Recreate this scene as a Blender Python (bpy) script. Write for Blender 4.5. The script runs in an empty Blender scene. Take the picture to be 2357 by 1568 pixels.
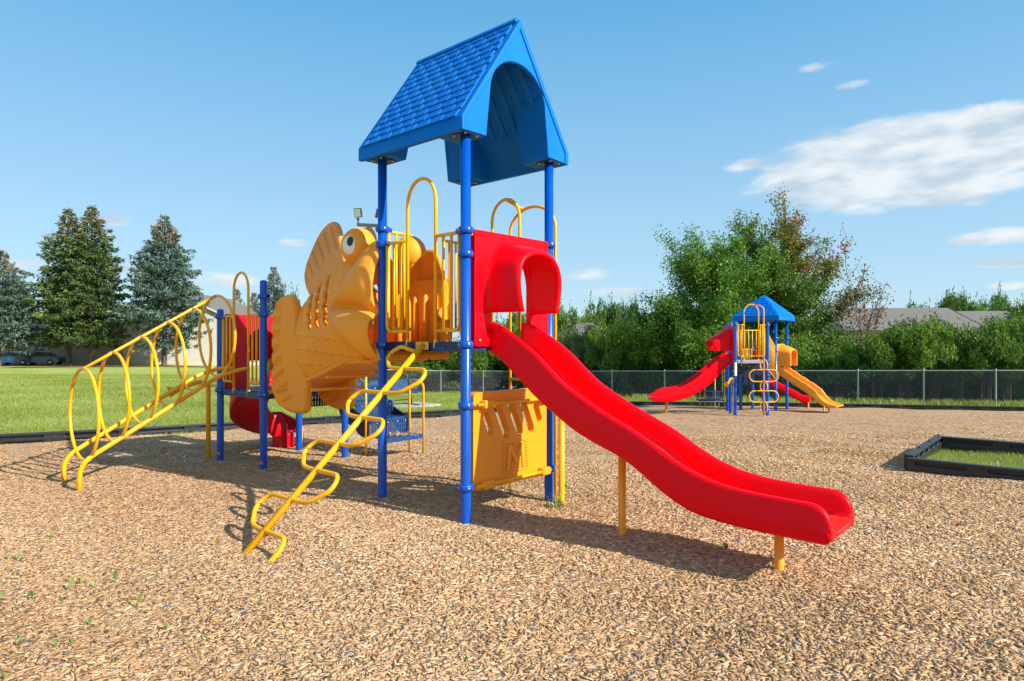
import bpy, bmesh, math, random
import numpy as np
from mathutils import Vector, Matrix
from mathutils.geometry import tessellate_polygon, delaunay_2d_cdt
PI = math.pi
R = math.radians
scene = bpy.context.scene
COL = scene.collection
rnd = random.Random(7)
FPX = 1496.0          # focal length in photo pixels (2357 wide)
HC = 1.5              # camera height

# ------------------------------------------------------------------ terrain
def slope(a):
    t = min(1.0, max(0.0, (a + .55) / .45))
    return .019 + .028 * t * t * (3 - 2 * t)

def fall(y):
    if y < 6: return 0.0
    if y < 10: return (y - 6) ** 2 / 8
    if y < 60: return y - 8
    return 52 + (1 - math.exp(-(y - 60) / 40)) * 12

def gz(x, y):
    return -slope(x / max(y, 1.0)) * fall(y)

def gp(px, py):
    """ground point seen at a photo position"""
    a = (px - 1178.5) / FPX; b = (py - 788.0) / FPX
    lo, hi = .5, 400.0
    for _ in range(60):
        m = (lo + hi) / 2
        if HC - b * m > gz(a * m, m): lo = m
        else: hi = m
    return Vector((a * lo, lo, gz(a * lo, lo)))

def at(px, py, Y):
    return Vector(((px - 1178.5) / FPX * Y, Y, HC + (788.0 - py) / FPX * Y))

# ------------------------------------------------------------------ materials
def nodes(m):
    m.use_nodes = True
    return m.node_tree.nodes, m.node_tree.links

def pmat(name, col, rough=.4, var=.12, scale=6.0, bump=0.0, bscale=40.0, metallic=0.0, spec=.5, col2=None, coat=0.0, stretch=(1, 1, 1), rv=.1, scuff=None, sscale=14.0, sthr=.66):
    m = bpy.data.materials.new(name)
    N, L = nodes(m)
    b = N['Principled BSDF']
    tc = N.new('ShaderNodeTexCoord'); mp = N.new('ShaderNodeMapping')
    mp.inputs['Scale'].default_value = stretch
    L.new(tc.outputs['Object'], mp.inputs[0])
    n = N.new('ShaderNodeTexNoise'); n.inputs['Scale'].default_value = scale; n.inputs['Detail'].default_value = 6; n.inputs['Roughness'].default_value = .65
    L.new(mp.outputs[0], n.inputs[0])
    r = N.new('ShaderNodeValToRGB')
    c2 = col2 if col2 else tuple(max(0, c * (1 - var * 2)) for c in col)
    r.color_ramp.elements[0].position = .32; r.color_ramp.elements[1].position = .62
    r.color_ramp.elements[0].color = (*c2, 1); r.color_ramp.elements[1].color = (*col, 1)
    L.new(n.outputs[0], r.inputs[0])
    if scuff:        # small rubbed and chipped places
        ms = N.new('ShaderNodeMapping'); ms.inputs['Scale'].default_value = (1, 1, .45); L.new(tc.outputs['Object'], ms.inputs[0])
        s1 = N.new('ShaderNodeTexNoise'); s1.inputs['Scale'].default_value = sscale; s1.inputs['Detail'].default_value = 10; s1.inputs['Roughness'].default_value = .75; L.new(ms.outputs[0], s1.inputs[0])
        sr = N.new('ShaderNodeMapRange'); sr.inputs[1].default_value = sthr; sr.inputs[2].default_value = sthr + .05; sr.inputs[4].default_value = .7; L.new(s1.outputs[0], sr.inputs[0])
        sm = N.new('ShaderNodeMix'); sm.data_type = 'RGBA'; L.new(sr.outputs[0], sm.inputs[0]); L.new(r.outputs[0], sm.inputs[6]); sm.inputs[7].default_value = (*scuff, 1)
        L.new(sm.outputs[2], b.inputs['Base Color'])
    else: L.new(r.outputs[0], b.inputs['Base Color'])
    mr = N.new('ShaderNodeMapRange'); mr.inputs[3].default_value = max(0, rough - rv); mr.inputs[4].default_value = min(1, rough + rv)
    L.new(n.outputs[0], mr.inputs[0]); L.new(mr.outputs[0], b.inputs['Roughness'])
    b.inputs['Metallic'].default_value = metallic
    b.inputs['Specular IOR Level'].default_value = spec
    b.inputs['Coat Weight'].default_value = coat; b.inputs['Coat Roughness'].default_value = .12
    if bump:
        n2 = N.new('ShaderNodeTexNoise'); n2.inputs['Scale'].default_value = bscale; n2.inputs['Detail'].default_value = 4
        L.new(mp.outputs[0], n2.inputs[0])
        bp = N.new('ShaderNodeBump'); bp.inputs['Strength'].default_value = bump; bp.inputs['Distance'].default_value = .01
        L.new(n2.outputs[0], bp.inputs['Height']); L.new(bp.outputs[0], b.inputs['Normal'])
    return m

def tintmat(name, stops, rough=.6, trans=0.0, rand=0.0, spec=.3):
    """base colour from the per-face 'tint' attribute; leaves let some light through"""
    m = bpy.data.materials.new(name)
    N, L = nodes(m)
    b = N['Principled BSDF']
    a = N.new('ShaderNodeAttribute'); a.attribute_name = 'tint'
    r = N.new('ShaderNodeValToRGB')
    el = r.color_ramp.elements
    while len(el) < len(stops): el.new(.5)
    for e, (p, c) in zip(el, stops):
        e.position = p; e.color = (*c, 1)
    L.new(a.outputs['Fac'], r.inputs[0])
    if rand:         # every plant its own shade
        oi = N.new('ShaderNodeObjectInfo'); hv = N.new('ShaderNodeHueSaturation')
        mv = N.new('ShaderNodeMapRange'); mv.inputs[3].default_value = 1 - rand; mv.inputs[4].default_value = 1 + rand * .7; L.new(oi.outputs['Random'], mv.inputs[0]); L.new(mv.outputs[0], hv.inputs['Value'])
        mh = N.new('ShaderNodeMapRange'); mh.inputs[3].default_value = .5 - rand * .05; mh.inputs[4].default_value = .5 + rand * .05; L.new(oi.outputs['Random'], mh.inputs[0]); L.new(mh.outputs[0], hv.inputs['Hue'])
        L.new(r.outputs[0], hv.inputs['Color']); r = hv
    L.new(r.outputs[0], b.inputs['Base Color'])
    b.inputs['Roughness'].default_value = rough
    b.inputs['Specular IOR Level'].default_value = spec
    if trans:
        t = N.new('ShaderNodeBsdfTranslucent'); mx = N.new('ShaderNodeMixShader')
        L.new(r.outputs[0], t.inputs[0]); mx.inputs[0].default_value = trans
        L.new(b.outputs[0], mx.inputs[1]); L.new(t.outputs[0], mx.inputs[2])
        L.new(mx.outputs[0], N['Material Output'].inputs[0])
    return m

M = {}
M['blue'] = pmat('blue_paint', (.0, .082, .48), .30, .08, 3, coat=.2, spec=.35, scuff=(.22, .30, .50), sscale=26, sthr=.70)
M['navy'] = pmat('navy_coating', (.006, .022, .085), .42, .12, 20, bump=.15, bscale=160)
M['bluecoat'] = pmat('blue_coating', (.012, .06, .19), .42, .12, 20, bump=.15, bscale=160)
M['roof'] = pmat('blue_plastic', (.0, .148, .60), .55, .1, 1.6, bump=.05, bscale=25, spec=.13, rv=.06, col2=(.004, .18, .58), scuff=(.08, .26, .62), sscale=9, sthr=.66)
M['red'] = pmat('red_plastic', (.86, .0, .008), .36, .05, 1.7, bump=.03, bscale=18, spec=.14, col2=(.80, .002, .010), scuff=(.80, .10, .08), sscale=16, sthr=.69)
M['redworn'] = pmat('worn_red_plastic', (.88, .045, .022), .30, .05, 3, bump=.03, bscale=18, spec=.3, col2=(.86, .02, .016), scuff=(.85, .16, .10), sscale=22, sthr=.66, stretch=(1, 1, 1))
M['redold'] = pmat('red_weathered', (.62, .002, .012), .34, .08, 2, bump=.03, bscale=18, spec=.3)
M['yellow'] = pmat('yellow_paint', (.92, .44, .004), .36, .06, 5, bump=.10, bscale=260, spec=.4, scuff=(.55, .30, .06), sscale=30, sthr=.69)
M['ypanel'] = pmat('yellow_plastic', (.93, .335, .010), .45, .05, 2.5, bump=.04, bscale=30, scuff=(.80, .36, .06), sscale=14, sthr=.68)
M['fish'] = pmat('orange_plastic', (.95, .365, .022), .5, .1, 1.6, bump=.06, bscale=45, spec=.25, col2=(.86, .315, .035), scuff=(.42, .20, .07), sscale=7, sthr=.67, stretch=(1, 1, .5))
M['fishfin'] = pmat('faded_orange_plastic', (.78, .34, .085), .55, .1, 2.5, bump=.06, bscale=45, spec=.3, col2=(.64, .28, .075))
M['white'] = pmat('white_paint', (.80, .78, .74), .4, .03)
M['black'] = pmat('black_paint', (.012, .014, .016), .3, .1)
M['steel'] = pmat('bolt_steel', (.55, .55, .56), .28, .1, 20, metallic=.9)
M['wire'] = pmat('fence_wire', (.30, .33, .36), .5, .12, 14, metallic=.3)
M['galv'] = pmat('galvanised_steel', (.42, .46, .50), .42, .12, 14, metallic=.35)
M['border'] = pmat('black_recycled_plastic', (.020, .022, .025), .42, .2, 12, bump=.2, bscale=60, spec=.5)
M['dark'] = pmat('dark_bronze_paint', (.055, .048, .042), .4, .1, 8)
M['concrete'] = pmat('concrete', (.42, .38, .33), .85, .12, 6, bump=.2, bscale=60)
M['siding'] = None
M['shingle'] = pmat('asphalt_shingle', (.185, .172, .155), .9, .16, 9, bump=.3, bscale=40, stretch=(1, 1, 6))
M['sticker'] = pmat('orange_sticker', (.8, .15, .03), .5, .05)
M['glass'] = pmat('window_glass', (.05, .07, .09), .08, .1)
M['bark'] = pmat('bark', (.13, .10, .08), .9, .25, 10, bump=.5, bscale=30, stretch=(1, 1, .3))
M['greybark'] = pmat('bare_grey_bark', (.30, .25, .21), .9, .2, 12, bump=.4, bscale=40)
M['asphalt'] = pmat('asphalt', (.055, .055, .058), .9, .15, 8, bump=.2, bscale=80)
M['redmulch'] = pmat('red_mulch', (.24, .07, .035), .95, .3, 6, bump=.6, bscale=30)
M['tyre'] = pmat('tyre_rubber', (.02, .02, .02), .8, .1)
M['carblue'] = pmat('blue_car_paint', (.05, .30, .62), .22, .05, 2, coat=.6)
M['cardark'] = pmat('dark_car_paint', (.015, .03, .06), .22, .05, 2, coat=.6)
M['leaf'] = tintmat('green_leaf', [(0, (.022, .055, .010)), (.5, (.070, .165, .020)), (.85, (.17, .29, .035)), (1, (.26, .36, .06))], .5, .34, .22)
M['leaflight'] = tintmat('light_green_leaf', [(0, (.04, .10, .012)), (.5, (.125, .25, .025)), (.85, (.23, .37, .04)), (1, (.32, .44, .07))], .5, .36, .25)
M['leafred'] = tintmat('turning_leaf', [(0, (.03, .075, .012)), (.45, (.125, .235, .028)), (.66, (.24, .21, .045)), (.84, (.32, .12, .04)), (1, (.50, .055, .035))], .5, .28)
M['leafolive'] = tintmat('olive_leaf', [(0, (.06, .075, .025)), (.5, (.13, .155, .05)), (1, (.24, .24, .11))], .6, .28)
M['leafbrown'] = tintmat('dry_brown_leaf', [(0, (.10, .07, .03)), (.5, (.20, .12, .05)), (1, (.26, .15, .07))], .6, .25)
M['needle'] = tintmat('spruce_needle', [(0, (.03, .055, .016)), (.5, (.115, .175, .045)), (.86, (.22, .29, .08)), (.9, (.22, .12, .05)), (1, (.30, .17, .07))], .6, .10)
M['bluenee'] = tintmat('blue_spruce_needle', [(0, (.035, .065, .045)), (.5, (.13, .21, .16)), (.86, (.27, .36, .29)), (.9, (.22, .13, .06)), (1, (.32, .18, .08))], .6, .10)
M['blade'] = tintmat('grass_blade', [(0, (.15, .20, .045)), (.5, (.31, .38, .08)), (.85, (.45, .48, .14)), (1, (.60, .54, .27))], .6, .35, spec=.15)
M['chip'] = tintmat('wood_chip', [(0, (.24, .132, .066)), (.14, (.37, .218, .11)), (.38, (.485, .302, .158)), (.66, (.60, .392, .218)), (.86, (.73, .525, .33)), (.93, (.82, .65, .46)), (.95, (.25, .215, .195)), (1, (.37, .325, .30))], .9, 0.0, spec=.05)

def mulch_mat():
    m = bpy.data.materials.new('wood_chip_bed')
    N, L = nodes(m); b = N['Principled BSDF']; b.inputs['Roughness'].default_value = .85; b.inputs['Specular IOR Level'].default_value = .2
    tc = N.new('ShaderNodeTexCoord')
    wn = N.new('ShaderNodeTexNoise'); wn.inputs['Scale'].default_value = 9; wn.inputs['Detail'].default_value = 3
    L.new(tc.outputs['Object'], wn.inputs[0])
    add = N.new('ShaderNodeVectorMath'); add.operation = 'MULTIPLY_ADD'; add.inputs[1].default_value = (.09, .09, .09)
    L.new(wn.outputs['Color'], add.inputs[0]); L.new(tc.outputs['Object'], add.inputs[2])
    outs = []; hs = []
    for rot, sc in ((.35, (24, 66, 20)), (-.6, (30, 75, 20)), (1.4, (20, 60, 20))):
        mp = N.new('ShaderNodeMapping'); mp.inputs['Rotation'].default_value = (0, 0, rot); mp.inputs['Scale'].default_value = sc
        L.new(add.outputs[0], mp.inputs[0])
        v = N.new('ShaderNodeTexVoronoi'); v.inputs['Scale'].default_value = 1.0
        L.new(mp.outputs[0], v.inputs['Vector'])
        sp = N.new('ShaderNodeSeparateColor'); L.new(v.outputs['Color'], sp.inputs[0])
        outs.append((sp, v))
    mxs = None
    # the chip that lies on top: choose between the three layers by their own random values
    g1 = N.new('ShaderNodeMath'); g1.operation = 'GREATER_THAN'; L.new(outs[0][0].outputs[1], g1.inputs[0]); g1.inputs[1].default_value = .45
    g2 = N.new('ShaderNodeMath'); g2.operation = 'GREATER_THAN'; L.new(outs[1][0].outputs[1], g2.inputs[0]); g2.inputs[1].default_value = .5
    def mixf(fac, a, c):
        x = N.new('ShaderNodeMix'); x.data_type = 'FLOAT'
        L.new(fac, x.inputs[0]); L.new(a, x.inputs[2]); L.new(c, x.inputs[3]); return x.outputs[0]
    v0 = mixf(g2.outputs[0], outs[2][0].outputs[0], outs[1][0].outputs[0])
    v1 = mixf(g1.outputs[0], v0, outs[0][0].outputs[0])
    d0 = mixf(g2.outputs[0], outs[2][1].outputs['Distance'], outs[1][1].outputs['Distance'])
    d1 = mixf(g1.outputs[0], d0, outs[0][1].outputs['Distance'])
    big = N.new('ShaderNodeTexNoise'); big.inputs['Scale'].default_value = .55; big.inputs['Detail'].default_value = 5
    L.new(tc.outputs['Object'], big.inputs[0])
    ad = N.new('ShaderNodeMath'); ad.operation = 'MULTIPLY_ADD'; ad.inputs[1].default_value = .35; ad.inputs[2].default_value = -.19
    L.new(big.outputs[0], ad.inputs[0])
    s = N.new('ShaderNodeMath'); s.operation = 'ADD'; L.new(v1, s.inputs[0]); L.new(ad.outputs[0], s.inputs[1])
    r = N.new('ShaderNodeValToRGB'); el = r.color_ramp.elements
    st = [(0, (.31, .178, .093)), (.25, (.43, .262, .138)), (.5, (.52, .328, .176)), (.75, (.62, .412, .235)), (.93, (.74, .535, .34)), (1, (.40, .34, .30))]
    while len(el) < len(st): el.new(.5)
    for e, (p, c) in zip(el, st): e.position = p; e.color = (*c, 1)
    L.new(s.outputs[0], r.inputs[0]); L.new(r.outputs[0], b.inputs['Base Color'])
    hh = N.new('ShaderNodeMath'); hh.operation = 'SUBTRACT'; L.new(v1, hh.inputs[0]); L.new(d1, hh.inputs[1])
    bp = N.new('ShaderNodeBump'); bp.inputs['Strength'].default_value = .9; bp.inputs['Distance'].default_value = .02
    L.new(hh.outputs[0], bp.inputs['Height']); L.new(bp.outputs[0], b.inputs['Normal'])
    return m

def lawn_mat():
    m = bpy.data.materials.new('mown_grass')
    N, L = nodes(m); b = N['Principled BSDF']; b.inputs['Roughness'].default_value = .9; b.inputs['Specular IOR Level'].default_value = .15
    tc = N.new('ShaderNodeTexCoord')
    a = N.new('ShaderNodeTexNoise'); a.inputs['Scale'].default_value = .28; a.inputs['Detail'].default_value = 8; a.inputs['Roughness'].default_value = .62
    L.new(tc.outputs['Object'], a.inputs[0])
    c = N.new('ShaderNodeTexNoise'); c.inputs['Scale'].default_value = 16; c.inputs['Detail'].default_value = 5; c.inputs['Roughness'].default_value = .8
    L.new(tc.outputs['Object'], c.inputs[0])
    mx = N.new('ShaderNodeMix'); mx.data_type = 'FLOAT'; mx.inputs[0].default_value = .45
    L.new(a.outputs[0], mx.inputs[2]); L.new(c.outputs[0], mx.inputs[3])
    r = N.new('ShaderNodeValToRGB'); el = r.color_ramp.elements
    st = [(.30, (.18, .235, .05)), (.45, (.29, .375, .07)), (.58, (.41, .45, .12)), (.72, (.55, .50, .23))]
    while len(el) < len(st): el.new(.5)
    for e, (p, q) in zip(el, st): e.position = p; e.color = (*q, 1)
    L.new(mx.outputs[0], r.inputs[0]); L.new(r.outputs[0], b.inputs['Base Color'])
    bp = N.new('ShaderNodeBump'); bp.inputs['Strength'].default_value = .8; bp.inputs['Distance'].default_value = .05
    L.new(c.outputs[0], bp.inputs['Height']); L.new(bp.outputs[0], b.inputs['Normal'])
    return m

def siding_mat(name, col):
    m = bpy.data.materials.new(name)
    N, L = nodes(m); b = N['Principled BSDF']; b.inputs['Roughness'].default_value = .6
    tc = N.new('ShaderNodeTexCoord'); sp = N.new('ShaderNodeSeparateXYZ'); L.new(tc.outputs['Object'], sp.inputs[0])
    mu = N.new('ShaderNodeMath'); mu.operation = 'MULTIPLY'; mu.inputs[1].default_value = 5.0; L.new(sp.outputs[2], mu.inputs[0])
    fr = N.new('ShaderNodeMath'); fr.operation = 'FRACT'; L.new(mu.outputs[0], fr.inputs[0])
    bp = N.new('ShaderNodeBump'); bp.inputs['Strength'].default_value = 1.0; bp.inputs['Distance'].default_value = .03; bp.invert = True
    L.new(fr.outputs[0], bp.inputs['Height']); L.new(bp.outputs[0], b.inputs['Normal'])
    n = N.new('ShaderNodeTexNoise'); n.inputs['Scale'].default_value = 1.2
    L.new(tc.outputs['Object'], n.inputs[0])
    r = N.new('ShaderNodeValToRGB'); r.color_ramp.elements[0].color = (*[c * .85 for c in col], 1); r.color_ramp.elements[1].color = (*col, 1)
    L.new(n.outputs[0], r.inputs[0]); L.new(r.outputs[0], b.inputs['Base Color'])
    return m

M['mulch'] = mulch_mat()
M['lawn'] = lawn_mat()
M['siding'] = siding_mat('beige_siding', (.46, .37, .28))
M['siding2'] = siding_mat('tan_siding', (.36, .31, .25))
M['sidingwhite'] = siding_mat('white_siding', (.68, .64, .58))

# ------------------------------------------------------------------ object helpers
def wloc(o):
    p = Vector((0, 0, 0))
    while o is not None:
        p += o.location; o = o.parent
    return p

def tag(o, label=None, cat=None, group=None, kind=None):
    if label: o['label'] = label
    if cat: o['category'] = cat
    if group: o['group'] = group
    if kind: o['kind'] = kind
    return o

def thing(name, loc, label, cat, group=None):
    o = bpy.data.objects.new(name, None); COL.objects.link(o)
    o.location = loc; o.empty_display_size = .2
    return tag(o, label, cat, group)

def attach(o, parent, loc=(0, 0, 0)):
    COL.objects.link(o)
    if parent is not None: o.parent = parent
    o.location = loc
    return o

def copy_thing(root, loc, rotz=0.0, scale=1.0, label=None):
    r = root.copy(); COL.objects.link(r); r.location = loc; r.rotation_euler = (0, 0, rotz)
    r.scale = scale if isinstance(scale, tuple) else (scale,) * 3
    if label: r['label'] = label
    for ch in list(root.children):
        c = ch.copy(); COL.objects.link(c); c.parent = r
        for g in list(ch.children):
            d = g.copy(); COL.objects.link(d); d.parent = c
    return r

class MB:
    def __init__(s):
        s.v = []; s.f = []; s.mi = []; s.sm = []
    def add(s, vs, fs, mi=0, smooth=False):
        o = len(s.v)
        s.v.extend([tuple(p) for p in vs])
        for f in fs:
            s.f.append(tuple(i + o for i in f)); s.mi.append(mi); s.sm.append(smooth)
        return s
    def box(s, c, ex, ey, ez, mi=0):
        c = Vector(c); ex = Vector(ex); ey = Vector(ey); ez = Vector(ez)
        vs = [c + a * ex + b * ey + d * ez for d in (-1, 1) for b in (-1, 1) for a in (-1, 1)]
        return s.add(vs, [(0, 2, 3, 1), (4, 5, 7, 6), (0, 1, 5, 4), (2, 6, 7, 3), (0, 4, 6, 2), (1, 3, 7, 5)], mi)
    def abox(s, x0, x1, y0, y1, z0, z1, mi=0):
        return s.box(((x0 + x1) / 2, (y0 + y1) / 2, (z0 + z1) / 2), ((x1 - x0) / 2, 0, 0), (0, (y1 - y0) / 2, 0), (0, 0, (z1 - z0) / 2), mi)
    def tube(s, pts, r, n=10, closed=False, mi=0, cap=True):
        pts = [Vector(p) for p in pts]
        m = len(pts)
        rs = r if isinstance(r, (list, tuple)) else [r] * m
        tg = []
        for i in range(m):
            a = pts[(i - 1) % m] if (closed or i > 0) else pts[i]
            b = pts[(i + 1) % m] if (closed or i < m - 1) else pts[i]
            d = b - a
            tg.append(d.normalized() if d.length > 1e-9 else Vector((0, 0, 1)))
        ref = Vector((0, 0, 1)) if abs(tg[0].z) < .9 else Vector((1, 0, 0))
        x = tg[0].cross(ref).normalized()
        vs = []
        for i in range(m):
            x = (x - tg[i] * x.dot(tg[i]))
            x = x.normalized() if x.length > 1e-6 else tg[i].orthogonal().normalized()
            y = tg[i].cross(x)
            for k in range(n):
                a = 2 * PI * k / n
                vs.append(pts[i] + (x * math.cos(a) + y * math.sin(a)) * rs[i])
        fs = []
        for i in range(m if closed else m - 1):
            j = (i + 1) % m
            for k in range(n):
                l = (k + 1) % n
                fs.append((i * n + k, i * n + l, j * n + l, j * n + k))
        s.add(vs, fs, mi, True)
        if cap and not closed:
            s.add([vs[k] for k in range(n)], [tuple(range(n))[::-1]], mi)
            s.add([vs[(m - 1) * n + k] for k in range(n)], [tuple(range(n))], mi)
        return s
    def lathe(s, base, prof, n=20, mi=0, axis=(0, 0, 1)):
        """profile [(radius, height)] about an axis through base"""
        ax = Vector(axis).normalized(); x = ax.orthogonal().normalized(); y = ax.cross(x); base = Vector(base)
        vs = [base + ax * h + (x * math.cos(2 * PI * k / n) + y * math.sin(2 * PI * k / n)) * r for r, h in prof for k in range(n)]
        fs = [(i * n + k, i * n + (k + 1) % n, (i + 1) * n + (k + 1) % n, (i + 1) * n + k) for i in range(len(prof) - 1) for k in range(n)]
        return s.add(vs, fs, mi, True)
    def grid(s, P, mi=0, smooth=True, wrap=False, flip=False):
        """P: rows of points"""
        a = len(P); b = len(P[0])
        vs = [q for row in P for q in row]
        fs = []
        for i in range(a - 1):
            for k in range(b if wrap else b - 1):
                l = (k + 1) % b
                q = (i * b + k, i * b + l, (i + 1) * b + l, (i + 1) * b + k)
                fs.append(q[::-1] if flip else q)
        return s.add(vs, fs, mi, smooth)
    def plate(s, outer, holes, fn, t0, t1, mi=0):
        """flat plate with holes: 2D outlines, fn(a, b, t) -> 3D, from t0 to t1"""
        loops = [outer] + list(holes)
        flat = [p for l in loops for p in l]
        tris = tessellate_polygon([[Vector((p[0], p[1], 0)) for p in l] for l in loops])
        f0 = [fn(p[0], p[1], t0) for p in flat]; f1 = [fn(p[0], p[1], t1) for p in flat]
        n = len(flat)
        fs = []
        for t in tris:
            a, b, c = [flat[i] for i in t]
            ccw = (b[0] - a[0]) * (c[1] - a[1]) - (b[1] - a[1]) * (c[0] - a[0]) > 0
            t = tuple(t) if ccw else tuple(t)[::-1]
            fs.append(tuple(i + n for i in t)); fs.append(t[::-1])
        o = 0
        for l in loops:
            m = len(l)
            ar = sum(l[i][0] * l[(i + 1) % m][1] - l[(i + 1) % m][0] * l[i][1] for i in range(m))
            for i in range(m):
                j = (i + 1) % m
                q = (o + i, o + j, n + o + j, n + o + i)
                fs.append(q if (ar > 0) == (l is outer) else q[::-1])
            o += m
        return s.add(f0 + f1, fs, mi)
    def build(s, name, mat, parent=None, bevel=0.0, seg=2, smooth=None, sub=0, solid=0.0, base=None, fix=True, kind=None):
        org = wloc(parent) if parent is not None else (Vector(base) if base is not None else Vector((0, 0, 0)))
        me = bpy.data.meshes.new(name)
        me.from_pydata([(p[0] - org[0], p[1] - org[1], p[2] - org[2]) for p in s.v], [], s.f)
        for mm in (mat if isinstance(mat, (list, tuple)) else [mat]): me.materials.append(mm)
        me.polygons.foreach_set('material_index', s.mi)
        me.polygons.foreach_set('use_smooth', [True] * len(s.sm) if smooth else s.sm)
        me.update()
        if fix:
            bm = bmesh.new(); bm.from_mesh(me)
            bmesh.ops.remove_doubles(bm, verts=bm.verts, dist=1e-5)
            bmesh.ops.recalc_face_normals(bm, faces=bm.faces)
            bm.to_mesh(me); bm.free()
        o = bpy.data.objects.new(name, me)
        attach(o, parent, (0, 0, 0) if parent is not None else org)
        if solid:
            md = o.modifiers.new('thickness', 'SOLIDIFY'); md.thickness = solid; md.offset = -1
        if bevel:
            md = o.modifiers.new('edge', 'BEVEL'); md.width = bevel; md.segments = seg; md.limit_method = 'ANGLE'; md.angle_limit = R(40)
            md.harden_normals = False
            me.polygons.foreach_set('use_smooth', [True] * len(me.polygons))
            w = o.modifiers.new('shade', 'WEIGHTED_NORMAL'); w.keep_sharp = False
        if sub:
            md = o.modifiers.new('sub', 'SUBSURF'); md.levels = sub; md.render_levels = sub
        if kind: o['kind'] = kind
        return o

def fillet(pts, r, n=5):
    """round the corners of a polyline"""
    pts = [Vector(p) for p in pts]
    out = [pts[0]]
    for i in range(1, len(pts) - 1):
        a, b, c = pts[i - 1], pts[i], pts[i + 1]
        d0 = (a - b); d1 = (c - b)
        rr = min(r, d0.length * .49, d1.length * .49)
        p0 = b + d0.normalized() * rr; p1 = b + d1.normalized() * rr
        for k in range(n + 1):
            t = k / n
            out.append(p0 * (1 - t) ** 2 + b * 2 * t * (1 - t) + p1 * t * t)
    out.append(pts[-1])
    return out

class Frame:
    def __init__(s, org, a, n):
        s.o = Vector(org); s.a = Vector((a[0], a[1], 0)); s.n = Vector((n[0], n[1], 0))
    def __call__(s, a, n, z):
        return s.o + s.a * a + s.n * n + Vector((0, 0, z))

def quad_mesh(name, V, tint, mat, smooth=False, k=4):
    """V: (n*k,3) array, one face per k rows"""
    n = len(V) // k
    me = bpy.data.meshes.new(name)
    me.vertices.add(n * k); me.vertices.foreach_set('co', np.ascontiguousarray(V, dtype=np.float32).ravel())
    me.loops.add(n * k); me.loops.foreach_set('vertex_index', np.arange(n * k, dtype=np.int32))
    me.polygons.add(n); me.polygons.foreach_set('loop_start', np.arange(0, n * k, k, dtype=np.int32))
    at_ = me.attributes.new('tint', 'FLOAT', 'FACE'); at_.data.foreach_set('value', np.asarray(tint, dtype=np.float32))
    me.materials.append(mat)
    me.update(calc_edges=True)
    return me

def leaves(name, P, size, mat, rng, tint, aspect=.55, droop=0.0, flat=0.0, D=None):
    """rhombic leaves at P"""
    n = len(P)
    d = rng.normal(size=(n, 3)); d[:, 2] -= droop
    if D is not None: d = d * .5 + D
    d /= np.linalg.norm(d, axis=1)[:, None] + 1e-9
    q = rng.normal(size=(n, 3)); q[:, 2] += flat
    w = np.cross(d, q); w /= np.linalg.norm(w, axis=1)[:, None] + 1e-9
    s = (size * rng.uniform(.65, 1.35, n))[:, None]
    V = np.empty((n, 4, 3))
    V[:, 0] = P; V[:, 1] = P + d * s * .5 + w * s * aspect * .5
    V[:, 2] = P + d * s; V[:, 3] = P + d * s * .5 - w * s * aspect * .5
    return quad_mesh(name, V.reshape(-1, 3), tint, mat)

# ------------------------------------------------------------------ ground, mulch, lawn
rng = np.random.default_rng(11)

def gzn(x, y):
    a = np.clip((x / np.maximum(y, 1.0) + .55) / .45, 0, 1)
    s = .019 + .028 * a * a * (3 - 2 * a)
    f = np.where(y < 6, 0, np.where(y < 10, (y - 6) ** 2 / 8, np.where(y < 60, y - 8, 52 + (1 - np.exp(-(y - 60) / 40)) * 12)))
    return -s * f

def bumps(x, y):
    return .010 * np.sin(2.3 * x + .9 * y) + .010 * np.sin(1.1 * x - 2.7 * y + 1) + .006 * np.sin(5.1 * x + 4.3 * y) + .005 * np.sin(7.3 * y - 3.9 * x + 2)

def mz(x, y):
    # the chips are worn a little lower behind the slide
    return gzn(x, y) + bumps(x, y) - .05 * np.exp(-((x - .55) ** 2 + (y - 6.6) ** 2) / .5)

def inside(poly, x, y):
    r = np.zeros(x.shape, bool)
    n = len(poly)
    for i in range(n):
        x0, y0 = poly[i][:2]; x1, y1 = poly[(i + 1) % n][:2]
        if y0 == y1: continue
        c = ((y0 > y) != (y1 > y)) & (x < (x1 - x0) * (y - y0) / (y1 - y0) + x0)
        r ^= c
    return r

LEFT_EDGE = [gp(*p) for p in ((-420, 1053), (0, 1022), (422, 999), (700, 978), (1056, 955), (1442, 933))]
BACK_EDGE = [gp(*p) for p in ((1442, 933), (1700, 935), (1910, 938), (2357, 947), (2760, 957))]
EDGE = LEFT_EDGE + BACK_EDGE[1:]
MULCH = [(p.x, p.y) for p in EDGE] + [(26, 10), (22, -6), (-22, -6), (-16, 5)]
FU = Vector((-.7501, .6613, 0)); FV = Vector((.6613, .7501, 0))
BOXC = Vector((4.64, 7.74, 0))
BOX = [BOXC, BOXC - FU * 4.2, BOXC - FU * 4.2 + FV * 2.3, BOXC + FV * 2.3]
BOX2 = [(p.x, p.y) for p in BOX]

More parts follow.
